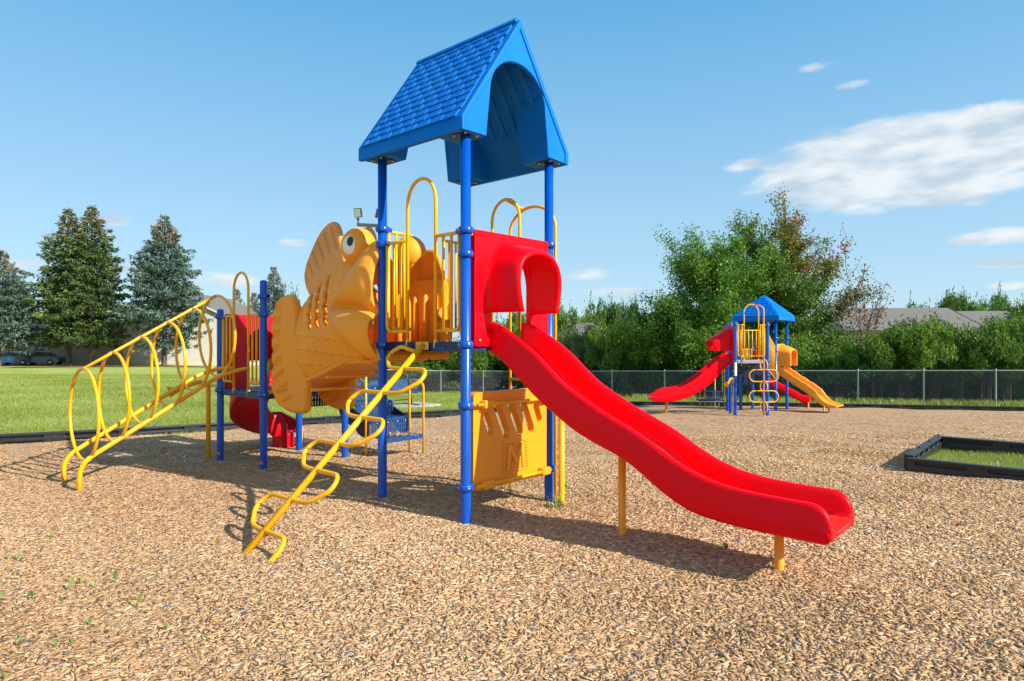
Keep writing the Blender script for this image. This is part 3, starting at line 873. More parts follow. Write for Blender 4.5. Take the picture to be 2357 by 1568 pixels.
LOW = [(-.02, 1.449), (.063, 1.395), (.219, 1.294), (.41, 1.139), (.52, 1.049), (.69, .943), (.888, .819), (1.08, .737), (1.319, .656), (1.454, .59), (1.619, .476), (1.757, .394), (1.905, .336), (2.097, .311), (2.276, .298), (2.488, .295), (2.72, .290)]
RIM = [(-.02, 1.70), (.143, 1.645), (.289, 1.562), (.429, 1.477), (.565, 1.384), (.696, 1.265), (.823, 1.165), (.95, 1.095), (1.066, 1.035), (1.194, .968), (1.37, .894), (1.538, .816), (1.699, .718), (1.852, .640), (1.999, .587), (2.184, .552), (2.402, .538), (2.55, .535), (2.72, .530)]
LOWs, RIMs = smooth_tab(LOW), smooth_tab(RIM)
def endround(s, e=2.775, r=.16):
    return 0.0 if s < e - r else 1 - math.sqrt(max(0.0, 1 - ((s - e + r) / r) ** 2))
VS = .535
def build_slide():
    low = lambda s: interp(LOWs, s) + .035 * endround(s, 2.775, .05)
    rim = lambda s: interp(RIMs, s) - .125 * endround(s, 2.775, .12)
    bed = lambda s: interp(LOWs, s) + .060 + .004 * endround(s, 2.775, .10)
    ss = list(np.linspace(-.02, 2.55, 56)) + list(2.55 + .225 * np.sin(np.linspace(.12, PI / 2, 14)))
    chute = slide_body('slide', lambda s, t, z: W(-s, VS + t, z), low, rim, bed, ss, .265, play, 'red')
    chute['label'] = 'long red wavy plastic slide'
    for s, z0 in ((1.21, .72), (2.40, .32)):
        m = MB(); p = W(-s, VS - .03, 0); m.lathe((p.x, p.y, 0), [(.030, -.1), (.030, z0), (0, z0)], 16)
        m.build('slide_leg', M['ypanel'], chute)
    p = W(.14, 1.13 + .005, 0); p = W(-.16, 1.12, 0)
    m = MB(); m.lathe((p.x, p.y, 0), [(.029, -.15), (.029, 1.1), (0, 1.1)], 16); m.build('slide_leg', M['yellow'], chute)
    # entry panel
    m = MB()
    pv = lambda a, b, t: W(-t, a, b)
    arch = [(.80, 1.462), (.80, 1.98)] + [(VS + .265 * math.cos(a), 1.98 + .33 * math.sin(a)) for a in np.linspace(.15, PI - .15, 16)] + [(.27, 1.98), (.27, 1.462)]
    m.plate([(.065, 1.475), (.078, 1.462)][:1] + [(.078, 1.462)] + arch[::-1] + [(1.052, 1.462), (1.065, 1.475), (1.065, 2.45), (1.05, 2.462), (.08, 2.455), (.065, 2.44)], [], pv, -.015, .045)
    pan = m.build('slide_panel', M['red'], chute, bevel=.014, seg=3)
    for v in (.125, 1.0):
        b = MB(); b.lathe(W(-.045, v, 1.515), [(.014, 0), (.014, .006), (.008, .010), (0, .010)], 10, 0, -FU); b.build('bolt', M['steel'], chute)
    for v, s in ((.065, -1), (1.065, 1)):
        b = MB(); b.tube([W(-.015, v, 2.41), W(0, v + s * .05, 2.425)], .014, 8); b.build('connector', M['yellow'], chute)
    # hood
    st = [(.02, -.055), (.045, -.03), (.06, -.012), (.085, 0)] + [(s, 0) for s in np.linspace(.12, .345, 7)] + [(.366, .004), (.380, .014), (.385, .028), (.380, .042), (.366, .050), (.34, .054)] + [(s, .048) for s in np.linspace(.30, .0, 7)]
    rows = []
    for s, dlt in st:
        q = (s - .02) / .36
        hw = .315 - .005 * q - dlt; zt = 2.395 - .10 * q - dlt; zs = 2.02 - .02 * q
        zb = 1.755 + (.0 if dlt <= 0.03 else .0)
        row = []
        for a in np.linspace(0, 1, 6)[:-1]: row.append((-hw + (.055 * q) * (1 - a) ** 1.5, zb + (zs - zb) * a))
        for a in np.linspace(0, PI, 25): row.append((-hw * abs(math.cos(a)) ** .85 * (1 if math.cos(a) > 0 else -1), zs + (zt - zs) * math.sin(a) ** .85))
        for a in np.linspace(1, 0, 6)[1:]: row.append((hw - (.055 * q) * (1 - a) ** 1.5, zb + (zs - zb) * a))
        rows.append([W(-s, VS + t, z) for t, z in row])
    m = MB(); m.grid(rows)
    na = 12; k = len(rows[0]); n = len(rows)
    for side in (0, k - 1):       # close the lower edges
        e = [rows[i][side] for i in range(n)]
        h = n // 2
        for i in range(h):
            j = n - 1 - i
            if j - 1 > i: m.add([e[i], e[i + 1], e[j - 1], e[j]], [(0, 1, 2, 3)])
    m.build('slide_hood', M['red'], chute, smooth=True)
build_slide()

# ---- yellow panel with the letter M between the lower posts
def build_panel():
    def rr(x0, x1, y0, y1, r):
        o = []
        for cx, cy, a0 in ((x1 - r, y0 + r, -90), (x1 - r, y1 - r, 0), (x0 + r, y1 - r, 90), (x0 + r, y0 + r, 180)):
            o += [(cx + r * math.cos(R(a0 + k * 15)), cy + r * math.sin(R(a0 + k * 15))) for k in range(7)]
        return o
    def slot(x0, y0, x1, y1, r):
        d = math.atan2(y1 - y0, x1 - x0); o = []
        for cx, cy, a in ((x1, y1, d - PI / 2), (x0, y0, d + PI / 2)):
            o += [(cx + r * math.cos(a + k * PI / 7), cy + r * math.sin(a + k * PI / 7)) for k in range(8)]
        return o
    holes = [slot(.20, .50, .165, .64, .034), slot(.375, .47, .275, .79, .034), slot(.545, .475, .445, .82, .034), slot(.72, .49, .615, .84, .034), slot(.865, .64, .80, .78, .034)]
    holes = [slot(.28, .735, .225, .85, .043), slot(.48, .69, .36, .935, .046), slot(.66, .69, .54, .935, .046), slot(.82, .705, .71, .935, .046), slot(.945, .785, .895, .90, .038)]
    P = lambda a, b, t: W(-t, a, b)
    m = MB(); m.plate(rr(.062, 1.055, .235, 1.07, .05), holes, P, -.045, .03)
    pan = m.build('climbing_panel', M['ypanel'], play, bevel=.016, seg=3)
    pan['label'] = 'yellow plastic panel with slanted slots and a raised letter M'
    # raised emblem: M over horizontal bars
    e = MB()
    x0, x1, y0, y1 = .43, .78, .325, .62
    nb = 12
    Mo = [(0, 0), (.19, 0), (.24, .62), (.42, .20), (.58, .20), (.76, .62), (.81, 0), (1.0, 0), (.90, .93), (.72, .93), (.5, .46), (.28, .93), (.10, .93)]
    Mo = [(.11 + .78 * a, .11 + .82 * b) for a, b in Mo]
    def inM(fx, fy):
        return bool(inside(Mo, np.array([fx]), np.array([fy]))[0])
    for k in range(nb):
        fy = (k + .5) / nb
        b = y0 + (y1 - y0) * fy
        run_ = None
        N = 80
        for q in range(N + 1):
            fx = -.02 + 1.04 * q / N
            free = q < N and not any(inM(fx + d, fy + h) for d in (-.035, 0, .035) for h in (-.02, .02))
            if free and run_ is None: run_ = fx
            if not free and run_ is not None:
                if fx - run_ > .03:
                    A = x0 + (x1 - x0) * run_; B = x0 + (x1 - x0) * fx
                    e.box(P((A + B) / 2, b, .032), FV * ((B - A) / 2), FU * .007, (0, 0, .0088))
                run_ = None
    e.plate([(x0 + (x1 - x0) * a, y0 + (y1 - y0) * b) for a, b in Mo], [], P, .028, .045)
    e.build('letter_emblem', M['ypanel'], pan, bevel=.003, seg=1)
    for z, ins in ((.969, .0), (.282, .0)):
        m = MB()
        m.tube([P(.07, z, .072), P(1.06, z, .072)], .0155, 12)
        m.build('panel_rail', M['yellow'], pan)
        for v in (.20, .985):
            m = MB(); m.box(P(v, z, .058), FV * .062, FU * .038, (0, 0, .036)); m.build('rail_bracket', M['ypanel'], pan, bevel=.014, seg=3)
build_panel()

# ---- snake pole climber
def build_snake():
    A = W(.50, -.035, 1.475); B = W(.64, -1.60, -.03)
    root = MB()
    root.tube([A, B], .0255, 14)
    o = root.build('snake_climber', M['yellow'], play)
    o['label'] = 'yellow leaning pole with serpentine side rungs'
    m = MB(); m.box(W(.52, -.03, 1.468), FU * .085, FV * .006, (0, 0, .036)); m.build('mounting_plate', M['yellow'], o, bevel=.006)
    b = MB()
    for d in (-.06, .06): b.lathe(W(.52 + d, -.036, 1.475), [(.010, 0), (.010, .006), (0, .009)], 8, 0, -FV)
    b.build('bolt', M['steel'], o)
    def P(t, w, lift=.0): return A.lerp(B, t) + FU * w + Vector((0, 0, lift))
    ts = [.008, .1356, .265, .393, .5223, .6446, .775, .9044]
    a = .345
    pts = [P(.03, .02, -.02)]
    for i in range(8):
        t0 = ts[i]; t1 = ts[i + 1] if i < 7 else 1.04
        s = 1 if i % 2 == 0 else -1
        d = (t1 - t0)
        if i > 0: pts.append(P(t0, 0))
        if i < 7: pts += [P(t0, s * a * .84), P(t0 + .24 * d, s * a * 1.0), P(t0 + .52 * d, s * a * 1.0), P(t1 - .05 * d, s * a * .62), P(t1, s * a * .34)]
        else: pts += [P(t0, s * a * .84), P(t0 + .3 * d, s * a * 1.0), P(t0 + .7 * d, s * a * .95), P(1.05, s * a * .66)]
    m = MB(); m.tube(fillet(pts, .075, 4), .0178, 10); m.build('serpentine_rung', M['yellow'], o)
build_snake()

# ---- ring climber up to the low deck
def build_rings():
    UC = U2 + .575
    n = 6; D = .482
    m = MB()
    cen = []
    for k in range(n):
        q = k / (n - 1)
        cen.append(W(UC, -1.69 + 1.39 * q, .741 + .839 * q))
    rt = MB(); rt.tube([c + Vector((0, 0, D)) for c in cen], .0165, 10)
    o = rt.build('ring_climber', M['yellow'], play); o['label'] = 'yellow sloping tunnel of six large rings'
    for c in cen:
        r = MB(); r.tube([c + FU * (math.cos(t) * D) + Vector((0, 0, math.sin(t) * D)) for t in np.linspace(0, 2 * PI, 49)[:-1]], .0165, 10, closed=True)
        r.build('ring', M['yellow'], o)
    for s in (-1, 1):
        du = .27 * s
        dz = -math.sqrt(D * D - .27 ** 2) - .022
        r = MB()
        c0, c1 = cen[0], cen[-1]
        sl = (c1 - c0)
        pts = [W(UC + du, -1.80, -.1), W(UC + du, -1.80, c0.z + dz - .06), c0 + FU * du + Vector((0, 0, dz)) + sl * .02, c1 + FU * du + Vector((0, 0, dz)) + sl * .03, W(UC + du * 1.35, -.05, 1.135), W(UC + du * .75, -.02, 1.135)]
        pts = [W(UC + du, -1.80, -.1), W(UC + du, -1.80, c0.z + dz - .05), c1 + FU * du + Vector((0, 0, dz)) - sl * .06, W(UC + du, -.12, c1.z + dz + .015), W(UC + du * .72, .0, c1.z + dz + .02)]
        r.tube(fillet(pts, .14, 6), .024, 12); r.build('side_rail', M['yellow'], o)
build_rings()

# ---- talk tube beside the low deck
def build_talk():
    p = W(4.78, -.05, 0)
    m = MB()
    q = Vector((p.x - .24, p.y - .20, .905)); e = Vector((p.x - .38, p.y - .29, .86))
    m.tube(fillet([p + Vector((0, 0, -.1)), p + Vector((0, 0, .96)), p + Vector((-.11, -.1, .985)), q], .10, 6), .029, 12)
    d = (e - q).normalized()
    o = m.build('talk_tube', M['yellow'], play)
    h = MB(); h.lathe(q, [(.029, -.01), (.034, .05), (.05, .11), (.075, .16), (.082, .165), (.070, .155), (.04, .1), (.0, .06)], 18, 0, d); h.build('horn', M['yellow'], o)
    c = MB(); c.tube([p + Vector((0, 0, .93)), W(U2 + S1, 0, .93)], .015, 8); c.build('connector', M['yellow'], o)
build_talk()

# ---- vertical ladder with arched rails on the far side
def build_ladder():
    v = S1 + .10
    m = MB()
    h = .30; c = .295
    pts = [W(.59, v, -.15), W(.59, v, 2.62)] + [W(c + h * math.cos(a) * 1.0, v, 2.62 + .25 * math.sin(a)) for a in np.linspace(.25, PI - .25, 12)] + [W(0.0, v, 2.62), W(0.0, v, -.15)]
    m.tube(pts, .0155, 10)
    o = m.build('ladder', M['yellow'], play)
    for z in (.22, .52, .82, 1.12, 1.40):
        r = MB(); r.tube([W(.59, v, z), W(0, v, z)], .0145, 10); r.build('rung', M['yellow'], o)
    r = MB(); r.tube([W(.565, S1, 2.965), W(.42, v, 2.86)], .0145, 10); r.tube([W(.385, S1, 2.60), W(.40, v, 2.80)], .001, 4); r.build('brace', M['yellow'], o)
build_ladder()

# ---- red spiral slide at the back of the low deck
def build_spiral():
    r0 = .42; cu, cv = U2 + S1 + .16, .50 + .42
    def path(s):
        # s: 0..1
        if s < .12: return (U2 + S1 + .16 * s / .12, .50, 0.0)
        t = (s - .12) / .88 * R(140)
        return (cu + r0 * math.sin(t), cv - r0 * math.cos(t), t)
    def fn(s, t, z):
        u, v, a = path(s)
        # right-hand normal of the heading (heading = (cos a, sin a) in u, v)
        return W(u + math.sin(a) * t, v - math.cos(a) * t, z)
    low = lambda s: .12 + .66 * (1 - min(1, s / .72)) ** 1.25
    hw = .235
    o = slide_body('spiral_slide', fn, low, lambda s: low(s) + .33 - .12 * max(0, (s - .88) / .12), lambda s: low(s) + .07, np.linspace(0, 1, 46), hw, play, 'redold', wall=.05)
    o['label'] = 'red spiral slide behind the low deck'
    m = MB()
    P = lambda a, b, t: W(U2 + S1 + t, a, b)
    arch = [(.76, .88), (.76, 1.35)] + [(.565 + .23 * math.cos(a), 1.35 + .33 * math.sin(a)) for a in np.linspace(.15, PI - .15, 12)] + [(.37, 1.35), (.37, .88)]
    m.plate([(.065, .88)] + arch[::-1] + [(1.065, .88), (1.065, 1.87), (.065, 1.87)], [], P, -.01, .045)
    m.build('slide_panel', M['redold'], o, bevel=.014, seg=3)
    rows = []
    for s in (.02, .05, .1, .2, .3, .4, .5, .58, .62):
        rows.append([W(U2 + S1 + s, .565 + .26 * math.cos(a) + .5 * s * s, 1.36 - .5 * s * s + (.36 - s * .2) * math.sin(a) * (1 if s < .6 else .3)) if 0 <= a <= PI else None for a in np.linspace(0, PI, 21)])
        q = rows[-1]; rows[-1] = [W(U2 + S1 + s, .825 + .5 * s * s, 1.0 - .5 * s * s)] + q + [W(U2 + S1 + s, .305 + .5 * s * s, 1.0 - .5 * s * s)]
    h = MB(); h.grid(rows); h.build('slide_hood', M['redold'], o, smooth=True, solid=.03)
    b = MB(); p = W(U2 + S1 + .22, 1.30, 0); b.lathe((p.x, p.y, 0), [(.028, -.1), (.028, .25), (0, .25)], 12); b.build('slide_leg', M['yellow'], o)
    f = MB(); f.box(W(cu + .30, cv + .22, .05), FU * .16, FV * .10, (0, 0, .12)); f.build('slide_foot', M['redold'], o, bevel=.03, seg=3)
build_spiral()

# ---- coated steel steps down from the low deck
def perf(m, fn, w, h, t, nx, nz):
    holes = [[(w * (i + .5) / nx - .007, h * (k + .5) / nz - .02 * (h / nz) / .055), (w * (i + .5) / nx + .007, h * (k + .5) / nz - .02 * (h / nz) / .055), (w * (i + .5) / nx + .007, h * (k + .5) / nz + .02 * (h / nz) / .055), (w * (i + .5) / nx - .007, h * (k + .5) / nz + .02 * (h / nz) / .055)] for i in range(nx) for k in range(nz)]
    m.plate([(0, 0), (w, 0), (w, h), (0, h)], holes, fn, -t, t)

def build_steps():
    V0, V1 = 1.50, 2.15
    rt = MB(); rt.plate([(0, 0), (.62, 0), (.62, 1.02), (0, 1.02)], [], lambda a, b, t: W(4.06 + a, S1 + .02 + b, .86 + t), -.02, .02)
    o = rt.build('steps', M['bluecoat'], play, bevel=.008); o['label'] = 'navy blue perforated metal steps with yellow rails'
    for (u0, u1, z) in ((3.03, 3.36, .215), (3.36, 3.71, .44), (3.71, 4.06, .65)):
        m = MB()
        perf(m, lambda a, b, t: W(u0 + b, V0 + a, z + t), V1 - V0, u1 - u0, .006, 13, 4)
        m.box(W(u0 + .006, (V0 + V1) / 2, z - .025), FU * .008, FV * ((V1 - V0) / 2), (0, 0, .028))
        m.build('tread', M['bluecoat'], o)
        m = MB()
        hgt = (.44 if u1 < 3.4 else .65 if u1 < 3.8 else .86) - z - .02
        perf(m, lambda a, b, t: W(u1 - .008 + t, V0 + a, z + .005 + b), V1 - V0, hgt, .006, 15, 3)
        for v in (V0 + .1, V0 + .28, V1 - .2, V1 - .06): m.lathe(W(u1 - .016, v, z + hgt - .03), [(.012, 0), (.012, .005), (0, .008)], 8, 1, -FU)
        m.build('riser', [M['bluecoat'], M['steel']], o)
    for v in (V0 - .012, V1 + .012):
        side = [(3.37, .20), (3.37, .42), (3.41, .44), (3.46, .47), (3.62, .53), (3.80, .60), (4.0, .84), (4.06, .86), (4.62, .86), (4.62, .70), (4.2, .70), (4.06, .52), (4.02, .42), (3.9, .36), (3.7, .33), (3.62, .24), (3.5, .20), (3.44, .20)]
        m = MB(); m.plate(side, [], lambda a, b, t: W(a, v + t, b), -.010, .010); m.build('stringer', M['navy'], o, bevel=.004, seg=1)
    m = MB()
    perf(m, lambda a, b, t: W(4.64 + t, S1 + .03 + a, .55 + b), 1.0, .28, .006, 22, 3); m.build('riser', M['navy'], o)
    for v, tops in ((V1 + .03, 1), (V0 - .03, 0)):
        m = MB()
        if tops:
            m.tube(fillet([W(3.06, v, -.1), W(3.06, v, .92), W(3.20, v, .97), W(3.36, v, .92), W(3.36, v, -.1)], .10, 6), .016, 10)
        else:
            m.tube([W(3.42, v, -.1), W(3.42, v, 1.20)], .016, 10)
            m.tube(fillet([W(3.42, v, 1.185), W(3.85, v, 1.20), W(4.1, v, 1.5)], .08), .016, 10)
            m.tube(fillet([W(3.42, v, 1.03), W(3.62, v, 1.03), W(3.95, v, 1.25)], .08), .016, 10)
        m.build('handrail', M['yellow'], o)
build_steps()

# ------------------------------------------------------------------ the giant fish (crawl tunnel between the two decks)
VCF = .36
def build_fish():
    u_t = np.array([1.13, 1.5, 2.0, 2.6, 3.08])
    hw_t = np.array([.40, .42, .40, .36, .29])
    zt = np.array([(1.13, 2.44), (1.3, 2.46), (1.5, 2.48), (1.85, 2.49), (2.2, 2.37), (2.55, 2.19), (2.8, 2.02), (3.08, 1.72)])
    zb = np.array([(1.13, 1.335), (1.4, 1.285), (1.6, 1.289), (1.85, 1.268), (2.02, 1.242), (2.17, 1.209), (2.33, 1.154), (2.52, 1.075), (2.76, 1.0), (3.08, .95)])
    NU, NS = 230, 200
    us = np.linspace(1.13, 3.08, NU)
    # arc parameter: straight-ish side, then a rounded shoulder to the ridge
    s = np.linspace(0, 1, NS)
    hh = np.empty(NS); gg = np.empty(NS)
    p = 2.35
    lo = s < .30
    x = s[lo] / .30
    hh[lo] = .34 * x; gg[lo] = .74 + .26 * np.sin(x * PI / 2)
    x = (s[~lo] - .30) / .70 * PI / 2
    hh[~lo] = .34 + .66 * np.sin(x) ** (2 / p); gg[~lo] = np.cos(x) ** (2 / p)
    hw = np.interp(us, u_t, hw_t); ZT = np.interp(us, zt[:, 0], zt[:, 1]); ZB = np.interp(us, zb[:, 0], zb[:, 1])
    Ug = np.repeat(us[:, None], NS, 1); Z = ZB[:, None] + (ZT - ZB)[:, None] * hh[None]; Vv = VCF - hw[:, None] * gg[None]
    P = np.stack([Ug, Vv, Z], 2)
    du = np.gradient(P, axis=0); ds = np.gradient(P, axis=1)
    Nn = np.cross(du, ds); Nn /= np.linalg.norm(Nn, axis=2)[:, :, None] + 1e-9
    us_ = us
    if Nn[NU // 2, NS // 4, 1] > 0: Nn = -Nn

    def segd(poly, skip=()):
        d = np.full(Ug.shape, 9.0)
        n = len(poly)
        for i in range(n):
            if i in skip: continue
            a = np.array(poly[i]); b = np.array(poly[(i + 1) % n]); ab = b - a
            t = np.clip(((Ug - a[0]) * ab[0] + (Z - a[1]) * ab[1]) / (ab @ ab), 0, 1)
            d = np.minimum(d, np.hypot(Ug - a[0] - t * ab[0], Z - a[1] - t * ab[1]))
        return d
    def dense(poly, open_=True, n=4):
        return poly
    seam = [(1.193, 1.800), (1.307, 1.838), (1.489, 1.848), (1.734, 1.852), (1.904, 1.892)]
    ul = [(1.904, 1.892), (1.82, 1.945), (1.734, 2.007), (1.66, 2.06), (1.597, 2.128), (1.545, 2.21), (1.50, 2.30), (1.463, 2.387), (1.42, 2.435), (1.358, 2.475), (1.206, 2.56), (.95, 2.60), (.95, 1.79)] + seam[:-1]
    ll = [(1.904, 1.892), (1.86, 1.83), (1.818, 1.766), (1.734, 1.667), (1.66, 1.60), (1.597, 1.553), (1.463, 1.458), (1.34, 1.39), (1.206, 1.34), (.95, 1.26), (.95, 1.75)] + seam[:-1]
    iu, il = inside(ul, Ug, Z), inside(ll, Ug, Z)
    def dome(d, r): 
        x = np.clip(d / r, 0, 1); return np.sqrt(1 - (1 - x) ** 2)
    D = np.zeros(Ug.shape)
    du_ = segd(ul, (11,)); dl_ = segd(ll, (9,))
    front = np.clip((Ug - 1.13) / .16, 0, 1)
    frontr = np.sqrt(np.clip(1 - (1 - front) ** 2, 0, 1))
    D = np.where(iu, .185 * dome(du_, .25) * (.55 + .45 * frontr), D)
    D = np.where(il, .230 * dome(dl_, .22) * (.55 + .45 * frontr), D)
    lip = iu | il
    sd = np.minimum(du_, dl_)
    D = np.where(~lip, -.012 * np.exp(-(sd / .02) ** 2), D)
    # cheek bulge and eye socket
    D += np.where(~lip, .03 * np.exp(-(((Ug - 1.75) / .28) ** 2 + ((Z - 1.62) / .25) ** 2)), 0)
    def blur(A, n):
        for _ in range(n):
            Q = np.pad(A, 1, mode='edge'); A = (Q[:-2, 1:-1] + Q[2:, 1:-1] + Q[1:-1, :-2] + Q[1:-1, 2:] + 2 * A) / 6
        return A
    D = blur(D, 12)
    D = D - .020 * np.exp(-(sd / .016) ** 2)
    # scales
    tx, tz = .72, -.69
    al = Ug * tx + Z * tz; be = Ug * -tz + Z * tx
    Rr, st = .118, .104
    best = np.zeros(Ug.shape); done = np.zeros(Ug.shape, bool)
    i0 = np.ceil((al - Rr) / st).astype(int)
    for k in range(3):
        i = i0 + k
        bo = be - (i % 2) * Rr * .95
        j = np.round(bo / (Rr * 1.9)); db = bo - j * Rr * 1.9
        da = al - i * st
        hit = (da * da + db * db < Rr * Rr) & ~done
        best = np.where(hit, .013 * (np.sqrt(da * da + db * db) / Rr) ** 4, best); done |= hit
    wgt = np.clip((sd - .02) / .06, 0, 1) * np.clip((ZT[:, None] - .10 - Z) / .1, 0, 1)
    D += np.where(lip, 0, best * wgt)
    # the three wavy gill slots, cut right through
    slots = []
    for (a, b) in (((2.483, 2.045), (2.387, 1.678)), ((2.309, 2.113), (2.216, 1.692)), ((2.125, 2.178), (2.03, 1.713))):
        a = np.array(a); b = np.array(b); ab = b - a; L = np.hypot(*ab)
        def sdf(x, z):
            t = ((x - a[0]) * ab[0] + (z - a[1]) * ab[1]) / L ** 2
            off = ((x - a[0]) * -ab[1] + (z - a[1]) * ab[0]) / L
            tc = np.clip(t, 0, 1)
            return np.hypot(off - .009 * np.sin(tc * 3.5 * 2 * PI + .4), (t - tc) * L) - (.044 + .006 * np.sin(tc * 7 * PI))
        dd = sdf(Ug, Z); h = .002
        gu = (sdf(Ug + h, Z) - sdf(Ug - h, Z)) / (2 * h); gq = (sdf(Ug, Z + h) - sdf(Ug, Z - h)) / (2 * h)
        sn = np.abs(dd) < .0056                     # bring the nearest mesh points onto the rim
        P[..., 0] -= np.where(sn, dd * gu, 0); P[..., 2] -= np.where(sn, dd * gq, 0)
        near = np.clip((dd - .004) / .045, 0, 1)
        D = D * near + (1 - near) * .005
        dd = np.where(sn, 0, dd); slots.append(dd)
    P = P + Nn * D[:, :, None]
    wv = OF[:]
    def world(Q):
        return np.stack([OF.x + Q[..., 0] * FU.x + Q[..., 1] * FV.x, OF.y + Q[..., 0] * FU.y + Q[..., 1] * FV.y, Q[..., 2]], -1)
    Qn = world(P); P2 = P.copy(); P2[..., 1] = 2 * VCF - P[..., 1]; Qf = world(P2)
    hole = np.zeros((NU - 1, NS - 1), bool)
    for q in slots: hole |= (q[:-1, :-1] + q[1:, :-1] + q[:-1, 1:] + q[1:, 1:]) < -.0025
    def shell(Q, flip):
        # the two halves of the head stay apart above the mouth
        mb = MB(); a, b = Ug.shape
        cut = np.minimum(.66, .62 + .05 * np.sin(us * 9))
        fs = []
        for i in range(a - 1):
            for k in range(b - 1):
                if us[i] < 1.74 and gg[k] < cut[i]: continue
                if hole[i, k]: continue
                q = (i * b + k, i * b + k + 1, (i + 1) * b + k + 1, (i + 1) * b + k)
                fs.append(q[::-1] if flip else q)
        mb.add([tuple(q) for row in Q for q in row], fs, 0, True)
        return mb
    m = shell(Qn, False)
    body = m.build('fish_tunnel', M['fish'], play, solid=.05, fix=False)
    body['label'] = 'giant orange fish with bulging eyes and thick lips, a crawl tunnel'
    m2 = shell(Qf, True)
    m2.build('side_shell', M['fish'], body, solid=.05, fix=False)
    # make sure the thickness goes inwards
    for o, q in ((body, -1), (body.children[0], 1)):
        me = o.data
        ids = np.array([p.center.z for p in me.polygons]); pl = max(me.polygons, key=lambda p: -(abs(p.center.x - W(2.5, 0, 0).x + OF.x * -0 - 0) * 0 + 0) - abs((p.center + OF - W(2.6, 0, 1.5)).dot(FU)) - abs(p.center.z - 1.5))
        if (pl.normal @ FV) * q < 0: me.flip_normals()

    def plate_fin(name, outline, cen, thick, v0, grooves, mat, curve=.0):
        """rounded plate with pressed grooves, near and far copies"""
        pts = [np.array(q) for q in outline]
        # resample with rounding
        dense_ = []
        n = len(pts)
        for i in range(n):
            p0, p1, p2, p3 = pts[i - 1], pts[i], pts[(i + 1) % n], pts[(i + 2) % n]
            for t in np.linspace(0, 1, 9)[:-1]:
                dense_.append(.5 * ((2 * p1) + (-p0 + p2) * t + (2 * p0 - 5 * p1 + 4 * p2 - p3) * t * t + (-p0 + 3 * p1 - 3 * p2 + p3) * t ** 3))
        B = np.array(dense_); c = np.array(cen)
        ks = np.concatenate([np.linspace(0.02, .86, 26), [.9, .94, .97, .99, 1.0]])
        for v_c, sg in ((v0, 1), (2 * VCF - v0, -1)):
            mb = MB()
            for side in (-1, 1):
                rows = []
                for k in ks:
                    q = c + (B - c) * k
                    dist = np.linalg.norm(B - c, axis=1) * (1 - k)
                    h = thick * np.sqrt(np.clip(1 - (1 - np.clip(dist / (thick * .9), 0, 1)) ** 2, 0, 1))
                    g = np.zeros(len(q))
                    for (x0, y0, x1, y1, w) in grooves:
                        a = np.array((x0, y0)); ab = np.array((x1 - x0, y1 - y0)); t = np.clip(((q - a) @ ab) / (ab @ ab), 0, 1)
                        d = np.linalg.norm(q - a - t[:, None] * ab, axis=1)
                        g = np.maximum(g, np.exp(-(d / w) ** 4))
                    h = np.where(dist < .001, 0, h) - .030 * g * np.clip(dist / .03 + .3, 0, 1)
                    rows.append([tuple(W(q[i][0], v_c + side * h[i], q[i][1])) for i in range(len(q))])
                mb.grid(rows, wrap=True, smooth=True)
                mb.add(rows[0], [tuple(range(len(rows[0])))])
            mb.build(name, mat, body, smooth=True)
    tail = [(2.80, 1.985), (2.90, 2.035), (3.03, 2.035), (3.19, 1.97), (3.26, 1.84), (3.275, 1.674), (3.285, 1.48), (3.285, 1.3), (3.285, 1.1), (3.28, .95), (3.17, .79), (2.96, .715), (2.76, .695), (2.58, .715), (2.545, .78), (2.53, .93), (2.516, 1.069), (2.66, 1.25), (2.74, 1.5), (2.74, 1.8)]
    gr = [(3.05, 1.90, 3.20, 1.90, .028), (3.08, 1.76, 3.24, 1.75, .026), (3.10, 1.60, 3.25, 1.585, .028), (3.10, 1.44, 3.25, 1.40, .030), (3.07, 1.29, 3.25, 1.22, .034), (3.02, 1.14, 3.24, 1.03, .036), (2.92, 1.0, 3.18, .88, .036), (2.84, .86, 3.02, .79, .030)]
    plate_fin('tail_fin', tail, (2.92, 1.25), .052, .070, gr, M['fish'])
    dors = [(2.44, 2.00), (2.545, 2.11), (2.585, 2.22), (2.574, 2.295), (2.548, 2.363), (2.49, 2.45), (2.419, 2.543), (2.325, 2.65), (2.20, 2.745), (2.08, 2.79), (1.99, 2.785), (1.93, 2.727), (1.885, 2.62), (1.80, 2.40), (1.80, 2.2), (2.05, 2.1), (2.25, 2.05)]
    dors = [(a + .12, b) for a, b in dors]
    gd = [(2.03, 2.72, 1.93, 2.50, .018), (2.16, 2.66, 2.06, 2.47, .018), (2.28, 2.58, 2.17, 2.40, .018), (2.39, 2.49, 2.28, 2.32, .018), (2.48, 2.38, 2.40, 2.24, .016), (2.545, 2.28, 2.49, 2.17, .014)]
    gd = [(a + .12, b, c + .12, d, w) for a, b, c, d, w in gd]
    plate_fin('dorsal_fin', dors, (2.27, 2.45), .04, .14, gd, M['fishfin'])
    # eyes
    wv_ = Vector((-.817, -.577, 0)); lv = Vector((.577, -.817, 0)); zz = Vector((0, 0, 1))
    for side in (0, 1):
        fl = (lambda v: v) if not side else (lambda v: 2 * VCF - v)
        c = Vector((1.555, .03, 2.455)); rad = Vector((.185, .17, .190))
        def sph(d, k=1.0):
            q = Vector((c.x + d.x * rad.x * k, c.y + d.y * rad.y * k, c.z + d.z * rad.z * k))
            return W(q.x, fl(q.y), q.z)
        mb = MB()
        mb.grid([[sph(Vector((math.cos(b) * math.cos(a), math.cos(b) * math.sin(a), math.sin(b)))) for a in np.linspace(0, 2 * PI, 33)[:-1]] for b in np.linspace(-PI / 2 + .01, PI / 2 - .01, 20)], wrap=True)
